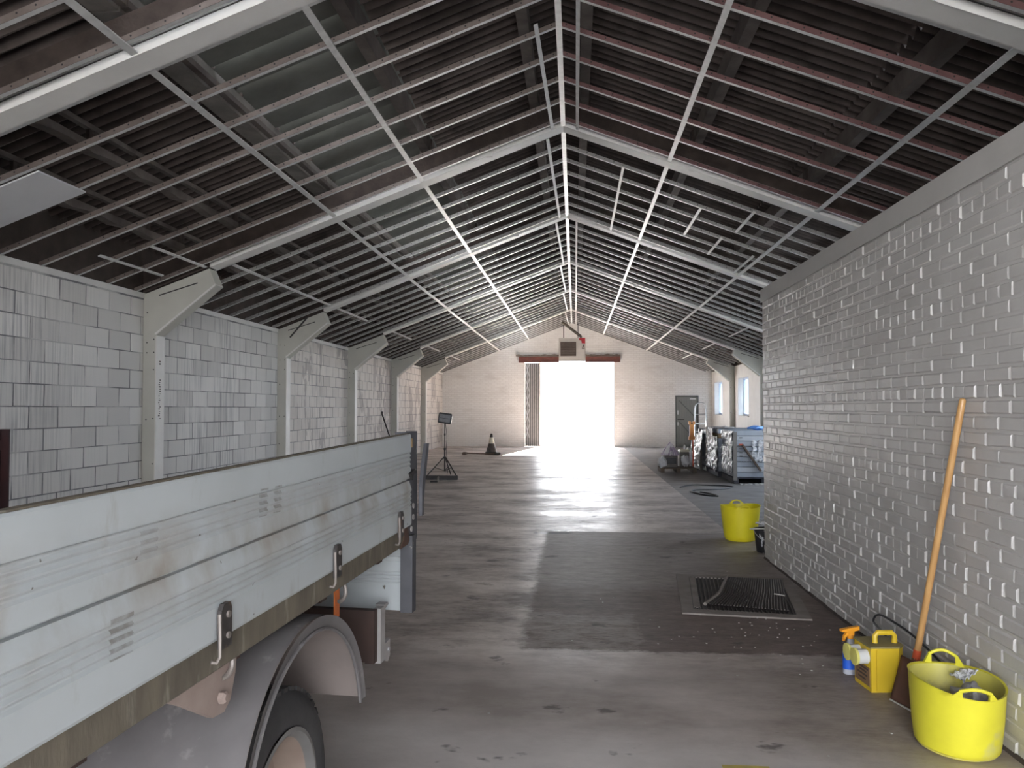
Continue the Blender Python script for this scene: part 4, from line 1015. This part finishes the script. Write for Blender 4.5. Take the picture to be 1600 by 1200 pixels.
# shovel leaning on the wall
sh = thing('shovel', 'long wooden handled shovel leaning on the grey brick wall', 'shovel', (1.70, 4.30, 0))
top = Vector((1.915, 4.13, 1.60)); bot = Vector((1.80, 4.44, .235)); L0 = Vector((1.70, 4.30, 0))
d = (top - bot)
m = MB(); pts = [bot + d * (i / 12) for i in range(12)] + [top - d * .008, top - d * .002, top]
m.tube([p - L0 for p in pts], .018, 'handle_wood', 12, True, [.0175] * 12 + [.0165, .012, .005]); m.obj('handle', sh, True)
m = MB(); m.tube([bot - d * .012 - L0, bot + d * .028 - L0], .0205, 'tape_red', 12); tag(m.obj('tape_band', sh, True), 'red tape band')
bl_top = bot - d * .015
def blade(u, v):
    # v from the shoulder down to the tip, u across
    wdt = .085 + .03 * v; c = Vector((bl_top.x - .085 * v - .02, bl_top.y - .11 * v, bl_top.z - (bl_top.z - .004) * v - .03 * (1 - v) * 0))
    ax = Vector((.25, -.97, 0)); off = ax * wdt * 2 * (u - .5)
    cup = Vector((-.4, 0, .2)) * (-.05 * (1 - (2 * u - 1) ** 2))
    p = c + off + cup; p.z = max(p.z, .002); return p - L0
m = MB(); m.grid(blade, 10, 8, 'rusty_blade'); solid(m.obj('blade', sh, True), .004)
m = MB(); m.tube([bot + d * .0 - L0, bl_top - d * .05 - L0], .022, 'rusty_blade', 10, True, [.02, .028]); m.obj('socket', sh, True)
m = MB(); m.tube([blade(0, 1) , blade(1, 1)], .005, 'galvanised', 6); m.obj('worn_edge', sh)

# site transformer
tf = thing('site_transformer', 'yellow site transformer box with two round sockets, by the wall', 'transformer', (1.690, 4.66, 0), radians(6))
m = MB(); m.prism([(-.095, -.10), (.06, -.10), (.10, -.06), (.10, .10), (-.095, .10)], .0, .24, 'transformer_yellow', 'z'); m.obj('body', tf)
m = MB(); m.prism([(-.10, -.104), (.062, -.104), (.104, -.062), (.104, .104), (-.10, .104)], .238, .247, 'transformer_top', 'z'); m.obj('lid', tf)
m = MB(); m.box((-.068, -.108, .01), (-.056, -.100, .23), 'transformer_yellow'); m.obj('seam_rib', tf)
m = MB(); m.tube([(-.035, -.02, .245), (-.035, -.02, .285), (-.02, -.02, .302), (.06, -.02, .302), (.075, -.02, .285), (.075, -.02, .245)], (.015), 'transformer_yellow', 8); m.obj('carry_handle', tf, True)
for i, y in enumerate((.045, -.045)):
    m = MB(); m.lathe([(.04, 0), (.04, -.055), (.028, -.06)], 'socket_white', 18, (-.095, y, .18), 'x'); sk = m.obj('socket', tf, True)
    m = MB(); m.lathe([(.044, -.056), (.047, -.062), (.047, -.072), (.0001, -.076)], 'socket_yellow', 18, (-.095, y, .18), 'x'); m.obj('socket_cap', sk, True)
m = MB(); m.box((-.099, -.085, .025), (-.0955, .085, .125), 'label_brown'); lb = m.obj('label_plate', tf)
m = MB()
for z, a_, b_ in ((.108, -.07, .05), (.09, -.05, .03), (.07, -.06, .055), (.048, -.04, .045)): m.box((-.1005, a_, z), (-.0988, b_, z + .009), 'label_print')
tag(m.obj('print', lb), 'faded illegible print')
cb2 = MB(); cpts = [(1.80, 4.75, .20), (1.84, 5.05, .21), (1.88, 5.28, .20), (1.90, 5.25, .25), (1.91, 5.05, .262), (1.92, 4.75, .25), (1.93, 4.42, .19), (1.925, 4.25, .10), (1.915, 4.20, .02), (1.88, 4.22, .008)]
cb2.tube(catmull(cpts), .0065, 'cable_black', 8); tag(cb2.obj('power_cable', None, True), 'black cable arching along the wall behind the yellow transformer', 'cable')
# spray bottle
sb = thing('spray_bottle', 'clear trigger spray bottle with blue label and orange head', 'spray bottle', (1.605, 4.875, 0), radians(15))
m = MB(); m.lathe([(.0001, 0), (.040, 0), (.044, .006), (.044, .125), (.040, .145), (.024, .17), (.018, .19), (.018, .205)], 'bottle_clear', 20, sx=1.1, sy=.8); m.obj('bottle', sb, True)
m = MB(); m.lathe([(.0446, .03), (.0446, .12)], 'bottle_label', 20, sx=1.1, sy=.8); m.f = [f for f in m.f if len(f) == 4]; m.m = m.m[:len(m.f)]; m.obj('label', sb, True)
m = MB(); m.lathe([(.02, .203), (.02, .225)], 'trigger_orange', 14); m.prism([(-.062, .258), (-.03, .262), (.05, .272), (.05, .25), (.018, .245), (.016, .225), (-.016, .225), (-.02, .24), (-.062, .245)], -.014, .014, 'trigger_orange'); hd = m.obj('spray_head', sb)
m = MB(); m.prism([(-.02, .245), (-.045, .22), (-.05, .19), (-.042, .19), (-.03, .215), (-.012, .232)], -.008, .008, 'trigger_orange'); m.obj('trigger', hd)

# drain with mat
dr = thing('floor_drain', 'steel framed floor drain with bar grating, sunk beside the partition', 'drain', (1.34, 6.80, 0), radians(0))
CO = [Vector((.93, 7.58, 0)), Vector((.80, 6.16, 0)), Vector((1.72, 6.04, 0)), Vector((1.93, 7.46, 0))]
IN = [Vector((1.03, 7.46, 0)), Vector((.90, 6.28, 0)), Vector((1.64, 6.16, 0)), Vector((1.83, 7.36, 0))]
L0 = Vector((1.34, 6.80, 0))
for i in range(4):
    j = (i + 1) % 4; m = MB()
    v = [CO[i], CO[j], IN[j], IN[i]]; v = [p - L0 for p in v]; v2 = [p + Vector((0, 0, .012)) for p in v]
    m.add(v + v2, [(0, 1, 2, 3), (7, 6, 5, 4), (0, 4, 5, 1), (1, 5, 6, 2), (2, 6, 7, 3), (3, 7, 4, 0)], 'drain_frame'); m.obj('frame_bar', dr)
m = MB(); v = [p - L0 + Vector((0, 0, .003)) for p in IN]; m.add(v, [(0, 1, 2, 3)], 'black_iron'); m.obj('sump', dr)
nbar = 24
for i in range(nbar):
    u = (i + .5) / nbar; a = IN[0].lerp(IN[3], u); b = IN[1].lerp(IN[2], u); MB().bar(a - L0 + Vector((0, 0, .009)), b - L0 + Vector((0, 0, .009)), .013, .010, 'drain_bar').obj('grating_bar', dr)
m = MB(); c2 = [IN[0].lerp(IN[1], .04), IN[0].lerp(IN[1], .96)]; m.bar(c2[0] - L0 + Vector((.03, 0, .012)), c2[1] - L0 + Vector((.03, 0, .012)), .05, .008, 'drain_frame'); m.obj('inner_angle', dr)
mt = thing('rubber_mat', 'dark ribbed mat with a pale curved edge, laid over the drain', 'mat', (1.34, 6.8, 0))
EA = [(1.36, 7.44), (1.28, 7.15), (1.18, 6.80), (1.07, 6.55), (1.00, 6.40)]
def edge(v):
    q = catmull([(x, y, 0) for x, y in EA], 6); f = v * (len(q) - 1); i = min(int(f), len(q) - 2); return q[i].lerp(q[i + 1], f - i)
far_ = [Vector((1.84, 7.36, 0)), Vector((1.60, 6.22, 0))]
def matp(u, v, z=.020): p = edge(v).lerp(far_[0].lerp(far_[1], v), u); return p - L0 + Vector((0, 0, z))
m = MB(); m.grid(lambda u, v: matp(u, v), 12, 12, 'rubber_mat'); m.grid(lambda u, v: matp(u, v, .014), 12, 12, 'rubber_mat'); m.obj('mat_sheet', mt)
for i in range(26):
    u = .06 + .93 * i / 25; m = MB(); m.tube([matp(u, .02 + .96 * k / 8, .023) for k in range(9)], .0055, 'drain_bar', 5); m.obj('rib', mt)
m = MB(); m.tube([matp(0.01, k / 14, .022) for k in range(15)], .014, 'mat_edge', 6); m.obj('pale_edge', mt)
m = MB(); m.bar((1.62, 6.75, .032), (1.69, 6.69, .032), .012, .008, 'white_chips'); tag(m.obj('wood_offcut'), 'small pale sliver lying on the ribbed drain mat', 'offcut')

# far tub, black bucket
t, zr = tub('flexible_tub', 'empty bright yellow rubber tub standing beyond the end of the partition', (1.935, 9.66, 0), radians(20), .40, .175, .228, 1.0, 1.0, 'far_tub_yellow', 'far_tub_yellow')
tub_handle(t, radians(70), 1, 1, .228, .40, 'far_tub_yellow', .5, .04); tub_handle(t, radians(250), 1, 1, .228, .385, 'far_tub_yellow', .5, .035)
bk = thing('paint_bucket', 'black bucket with white paint runs, half hidden by the partition end', 'bucket', (2.07, 8.88, 0))
m = MB(); m.lathe([(.0001, 0), (.115, 0), (.12, .01), (.145, .235), (.152, .237), (.152, .25), (.14, .25), (.115, .02), (.0001, .02)], 'paint_splash', 28); m.obj('bucket_body', bk, True)
m = MB(); m.tube([(.15 * cos(a), .15 * sin(a), .235 - .10 * sin(i / 10 * pi)) for i, a in [(i, pi + pi * i / 10) for i in range(11)]], .004, 'bright_metal', 6); m.obj('bail', bk, True)
rag('plastic_sheet', 'white plastic scrunched over the black paint bucket', (2.09, 8.95, .302), (.11, .08, .03), 8, 'clear_sheet', 'plastic')
m = MB(); m.tube([(1.86, 8.78, .2595), (2.0, 8.80, .2595), (2.16, 8.83, .2595)], .008, 'white_chips', 6); tag(m.obj('paint_stick'), 'white paint covered stirring stick across the black bucket', 'stick')

# ================================================================== FAR END, LEFT
fl_ = thing('work_light', 'black floodlight on a tripod stand near the gable', 'work light', (-2.97, 18.1, 0))
m = MB(); m.tube([(0, 0, .12), (0, 0, .62)], .018, 'black_iron', 8); m.tube([(0, 0, .6), (0, 0, 1.2)], .012, 'black_iron', 8); m.obj('pole', fl_, True)
for z, r in ((.62, .026), (.95, .02), (.42, .03)): m = MB(); m.lathe([(r, z - .025), (r, z + .025)], 'black_plastic', 10); m.obj('collar', fl_)
for a in (200, 320, 80):
    dx, dy = cos(radians(a)), sin(radians(a)); lg = MB(); lg.bar((0.02 * dx, .02 * dy, .44), (.42 * dx, .42 * dy, .01), .018, .022, 'black_iron'); l_ = lg.obj('leg', fl_)
    MB().bar((0.02 * dx, .02 * dy, .13), (.24 * dx, .24 * dy, .21), .010, .014, 'black_iron').obj('brace', l_)
m = MB(); m.cbox((-.155, -.03, 1.20), (.155, .04, 1.44), 'black_plastic', .02); hm = m
hm.xf(lambda p: Matrix.Rotation(radians(8), 3, 'Y') @ (p - Vector((0, 0, 1.3))) + Vector((0, 0, 1.3))); hd = hm.obj('lamp_head', fl_)
m = MB(); m.box((-.125, -.036, 1.235), (.125, -.031, 1.405), 'lamp_glass'); m.xf(lambda p: Matrix.Rotation(radians(8), 3, 'Y') @ (p - Vector((0, 0, 1.3))) + Vector((0, 0, 1.3))); m.obj('lens', hd)
m = MB(); m.box((-.11, -.040, 1.315), (.11, -.036, 1.325), 'black_plastic'); m.xf(lambda p: Matrix.Rotation(radians(8), 3, 'Y') @ (p - Vector((0, 0, 1.3))) + Vector((0, 0, 1.3))); m.obj('guard_bar', hd)
m = MB(); m.tube(catmull([(.02, -.02, 1.2), (.05, -.03, .9), (.04, -.02, .55), (.08, -.05, .2), (.06, -.1, .01)]), .005, 'cable_black', 6); m.obj('lead', fl_, True)
bm_ = thing('floor_beam', 'dark steel bar lying on the floor in front of the work light', 'bar', (-2.96, 17.25, 0))
m = MB(); m.box((-.40, -.05, .0), (.41, .05, .012), 'black_iron'); m.box((-.40, -.05, .012), (.41, -.04, .085), 'black_iron'); m.box((-.40, .04, .012), (.41, .05, .085), 'black_iron'); m.obj('channel', bm_)
m = MB(); m.tube([(.0, -.06, .06), (.04, -.35, .03), (.06, -.62, .015)], .022, 'flue_steel', 8); m.tube([(-.07, -.66, .015), (.08, -.62, .015)], .015, 'black_iron', 6); m.obj('foot', bm_, True)
cn = thing('traffic_cone', 'black traffic cone with a cream sleeve, standing near the gable', 'cone', (-2.81, 26.75, 0))
m = MB(); m.cbox((-.2, -.2, 0), (.2, .2, .05), 'cone_black', .015); m.cbox((-.19, -.19, .05), (.19, .19, .10), 'cone_black', .015); m.lathe([(.17, .10), (.16, .22)], 'cone_black', 16); m.obj('base', cn)
m = MB(); m.lathe([(.15, .20), (.10, .36), (.035, .69), (.025, .70), (.0001, .70)], 'cone_black', 18); m.obj('cone_body', cn, True)
m = MB(); m.lathe([(.102, .37), (.062, .575)], 'sleeve_cream', 18); m.f = [f for f in m.f if len(f) == 4]; m.m = m.m[:len(m.f)]; m.obj('sleeve', cn, True)
br = thing('broom', 'old broom lying on the floor beside the black cone', 'broom', (-3.2, 26.5, 0))
m = MB(); m.tube([(-.42, .08, .05), (.68, -.03, .03)], .02, 'broom_wood', 8); m.obj('handle', br, True)
m = MB(); m.cbox((-.56, -.06, 0), (-.42, .22, .09), 'broom_wood', .02); m.obj('head', br)
m = MB(); m.cbox((.52, -.10, 0), (.72, -.0, .09), 'cone_black', .03); m.obj('end_block', br)
ps = thing('metal_pole', 'thin dark pole leaning against the block wall beyond the truck', 'pole', (-5.15, 22.9, 0))
m = MB(); m.tube([(-.0, .1, .0), (-.22, -1.0, 1.43)], .02, 'black_iron', 8); m.obj('shaft', ps, True)
m = MB(); m.lathe([(.028, 0), (.028, .05)], 'black_plastic', 8, (-.216, -.98, 1.405)); m.obj('cap', ps)

# ================================================================== FAR END, RIGHT: wrapped stacks, pallet, ladder
def pallet(parent, x0, x1, y0, y1, h, mat_, local):
    n = 5
    for i in range(n):
        a = y0 + (y1 - y0 - .1) * i / (n - 1); MB().box((x0, a, h - .022), (x1, a + .1, h), mat_).obj('deck_board', parent, False, local)
    for i in range(3):
        a = x0 + (x1 - x0 - .09) * i / 2; MB().box((a, y0, .0), (a + .09, y1, h - .022), mat_).obj('bearer', parent, False, local)
def crumple(fn, seed, amp): 
    def g(u, v):
        p = Vector(fn(u, v)); n1 = mnoise.noise(Vector((u * 9 + seed, v * 9, seed))); n2 = mnoise.noise(Vector((u * 24, v * 24 + seed, seed)))
        n_ = mnoise.noise_vector(Vector((u * 12 + seed, v * 12, 3)))
        return p + n_ * amp * .8 + Vector((-1, -.3, 0)) * (abs(n1) + .5 * abs(n2)) * amp
    return g
def stack(label, x0, x1, y0, y1, h, nl, faces, seed, tan=False):
    t = thing('panel_stack', label, 'panel stack', (x0, y0, 0), 0, 'wrapped panel stacks beyond the partition')
    W, D = x1 - x0, y1 - y0; base = .12
    pallet(t, 0, W, 0, D, base, 'pallet_dark', None)
    rnd = random.Random(seed); dz = (h - base) / nl
    for i in range(nl):
        o = rnd.uniform(-.008, .008); z = base + i * dz
        m = MB(); m.cbox((.01 + o, .01 + rnd.uniform(-.006, .006), z + .003), (W - .01, D - .01, z + dz - .003), 'board_tan' if tan and i == nl - 2 else ('panel_edge' if i % 3 == 1 else 'panel_blue_grey'), .006); m.obj('panel', t)
    return t, W, D
t, W, D = stack('nearest film wrapped panel stack with a brown timber across its end', 3.27, 4.47, 16.9, 18.3, 1.085, 9, 1, 1)
m = MB(); m.box((-.02, -.022, .06), (.06, .03, 1.06), 'corner_grey'); m.obj('corner_post', t)
m = MB(); m.bar((.16, -.035, .80), (.53, -.045, .26), .035, .075, 'timber_brown', (0, 1, 0)); m.bar((.10, -.03, .80), (.18, -.03, .80), .03, .03, 'tape_red'); m.obj('timber_strip', t)
m = MB()
for z in (.70, .62, .55, .93): m.box((.11, -.004, z), (.17, .012, z + .018), 'black_iron')
for i in range(9): m.box((.10 + i * .055, -.002, .44), (.10 + i * .055 + random.uniform(.015, .04), .012, .447), 'black_iron')
tag(m.obj('panel_print', t), 'small illegible dark marks on the panel ends')
m = MB(); m.grid(crumple(lambda u, v: (-.03, .02 + 1.34 * u, .16 + .90 * v), 2, .03), 40, 30, 'silver_film', keep=lambda u, v: v > .05 + .08 * mnoise.noise(Vector((u * 8, 1, 1))) and not (.30 < u < .86 and .62 < v < .88 + .05 * mnoise.noise(Vector((u * 9, 0, 2)))) and not (.88 < u and v < .9)); solid(m.obj('wrap_film', t, True), .002)
m = MB(); m.grid(crumple(lambda u, v: (.34 + .26 * u + .05 * v, -.02, .45 + .45 * v), 7, .035), 22, 24, 'clear_sheet', keep=lambda u, v: mnoise.noise(Vector((u * 4, v * 4, 5))) > -.12); solid(m.obj('film_tatter', t, True), .002)
t, W, D = stack('middle film wrapped panel stack, torn open at its top edge', 3.22, 4.42, 18.5, 19.9, 1.08, 9, 1, 2, True)
m = MB(); m.grid(crumple(lambda u, v: (-.03, -.12 + 1.6 * u, .12 + .98 * v), 4, .04), 40, 32, 'silver_film', keep=lambda u, v: v > .04 + .08 * mnoise.noise(Vector((u * 8, 1, 4))) and not (u < .30 and v > .80)); solid(m.obj('wrap_film', t, True), .002)
m = MB(); m.grid(crumple(lambda u, v: (-.04 + .5 * u, .0 + 1.4 * v, 1.10 + .01 * u), 6, .03), 14, 30, 'clear_sheet', keep=lambda u, v: mnoise.noise(Vector((u * 5, v * 5, 8))) > -.1); solid(m.obj('top_sheet', t, True), .002)
t, W, D = stack('farthest film wrapped panel stack with a grey corner post, beside the ladder', 3.22, 4.42, 20.1, 21.5, 1.02, 8, 1, 3)
m = MB(); m.box((-.05, .72, .0), (.04, .80, 1.02), 'corner_grey'); m.obj('corner_post', t)
m = MB(); m.grid(crumple(lambda u, v: (-.06 - .12 * (1 - v), .0 + 1.5 * u, .10 + .95 * v * (1 - .25 * u)), 9, .04), 36, 28, 'silver_film', keep=lambda u, v: v > .05); solid(m.obj('wrap_film', t, True), .002)
rag('blue_sheet', 'crumpled blue plastic lying on top of the nearest panel stack', (3.80, 17.3, 1.135), (.17, .10, .04), 4, 'blue_sheet', 'plastic')
rag('film_heap', 'heap of silver film at the foot of the orange tool', (2.92, 20.95, .25), (.09, .10, .25), 12, 'silver_film', 'film')

pl = thing('small_pallet', 'low wooden pallet carrying sacks and cartons at the slab edge', 'pallet', (2.05, 19.55, 0))
pallet(pl, 0, .85, 0, .75, .11, 'pallet_wood', None)
m = MB()
def cone_sack(u, v):
    a = 2 * pi * u; r = .20 * (1 - v) ** .8 + .004; r *= 1 + .18 * sin(a * 7) * (1 - v * .4); return (2.32 + r * cos(a), 19.95 + r * sin(a), .40 + .32 * v)
m.grid(cone_sack, 56, 12, 'purple_sack'); tag(m.obj('gathered_sack', None, True), 'pleated purple and white sack gathered to a point on the carton', 'sack')
m = MB(); m.cbox((2.17, 19.72, .112), (2.47, 20.18, .40), 'carton_grey', .01); m.cbox((2.20, 19.71, .20), (2.44, 19.72, .34), 'black_plastic', .002); tag(m.obj('carton'), 'dark grey carton on the small pallet below the pleated sack', 'box')
rag('plastic_drape', 'white plastic sheet slumped over the near corner of the small pallet', (2.08, 19.55, .25), (.10, .13, .13), 15, 'clear_sheet', 'plastic')
rag('plastic_bundle', 'crumpled clear plastic bundle at the far end of the small pallet', (2.66, 19.80, .27), (.10, .12, .14), 17, 'clear_sheet', 'plastic')
m = MB(); m.cbox((2.56, 20.05, .112), (2.80, 20.28, .47), 'carton_grey', .01); m.cbox((2.555, 20.04, .47), (2.805, 20.29, .53), 'sleeve_cream', .015); tag(m.obj('carton'), 'taller carton with a cream lid behind the plastic bundle', 'box')
bt = thing('bottle', 'small white bottle standing on the cream lidded carton', 'bottle', (2.70, 20.16, .53))
m = MB(); m.lathe([(.0001, 0), (.03, 0), (.03, .08), (.014, .105), (.014, .12)], 'white_plastic', 12); m.obj('bottle_body', bt, True)
m = MB(); m.lathe([(.017, .118), (.017, .145), (.0001, .145)], 'corner_grey', 12); m.obj('cap', bt)
og = thing('orange_tool', 'upright orange tool with flared ends on a thin stand', 'tool', (2.93, 20.55, 0))
m = MB(); m.prism([(-.075, .76), (.075, .76), (.075, .82), (.05, .86), (.05, 1.12), (.078, 1.15), (.078, 1.215), (.04, 1.225), (.02, 1.20), (-.02, 1.20), (-.04, 1.225), (-.078, 1.215), (-.078, 1.15), (-.05, 1.12), (-.05, .86), (-.075, .82)], -.04, .04, 'orange_plastic'); m.obj('body', og)
m = MB(); m.lathe([(.022, -.046), (.022, -.04)], 'timber_brown', 10, (0, 0, 1.175), 'y'); m.obj('pivot', og)
m = MB(); m.tube([(0.03, 0, .76), (0.03, 0, .03)], .018, 'tape_red', 8); m.cbox((-.12, -.1, 0), (.16, .1, .03), 'black_iron', .01); m.obj('stand', og)
ld = thing('stepladder', 'silver aluminium stepladder standing behind the wrapped stacks', 'ladder', (3.45, 22.4, 0))
for x in (-.17, .14):
    m = MB(); sg = -1 if x < 0 else 1
    m.bar((x + sg * .06, -.45, 0), (x, -.02, 1.22), .03, .05, 'bright_metal', (0, 1, 0)); m.obj('front_rail', ld)
    m = MB(); m.bar((x + sg * .08, .45, 0), (x, .02, 1.22), .025, .03, 'bright_metal', (0, 1, 0)); m.obj('rear_rail', ld)
for i in range(5):
    z = .24 + .22 * i; m = MB(); y = -.45 + .43 * z / 1.22; m.box((-.2, y - .03, z), (.17, y + .05, z + .02), 'bright_metal'); m.obj('tread', ld)
m = MB(); m.tube(catmull([(-.17, -.02, 1.2), (-.16, -.0, 1.5), (-.12, 0, 1.66), (.0, 0, 1.70), (.10, 0, 1.66), (.13, -.0, 1.5), (.14, -.02, 1.2)], 4), .016, 'bright_metal', 8); m.obj('guard_rail', ld, True)
m = MB(); m.tube([(-.165, 0, 1.38), (.14, 0, 1.38)], .012, 'bright_metal', 8); m.obj('crossbar', ld)
cb3 = MB(); cb3.tube(catmull([(2.05, 16.0, .012), (2.4, 16.5, .012), (3.1, 16.2, .012), (2.7, 15.6, .012), (2.2, 15.4, .012), (2.25, 14.7, .012), (2.5, 14.4, .012), (2.45, 14.8, .012), (2.3, 15.1, .012)], 8), .012, 'cable_black', 6)
cb3.xf(lambda p: p - Vector((0, 0, .012))); tag(cb3.obj('extension_lead', None, True), 'black lead looped on the dark slab before the stacks', 'cable')
m = MB(); rnd = random.Random(4)
for i in range(26):
    x, y = 3.75 + rnd.uniform(-.42, .3), 16.78 + rnd.uniform(-.14, .0); r = rnd.uniform(.01, .04)
    m.box((x - r, y - r, -.012), (x + r, y + r * .7, r * .5), 'white_chips')
tag(m.obj('film_scraps'), 'white scraps of film on the floor at the foot of the nearest stack', 'scraps', None, 'stuff')
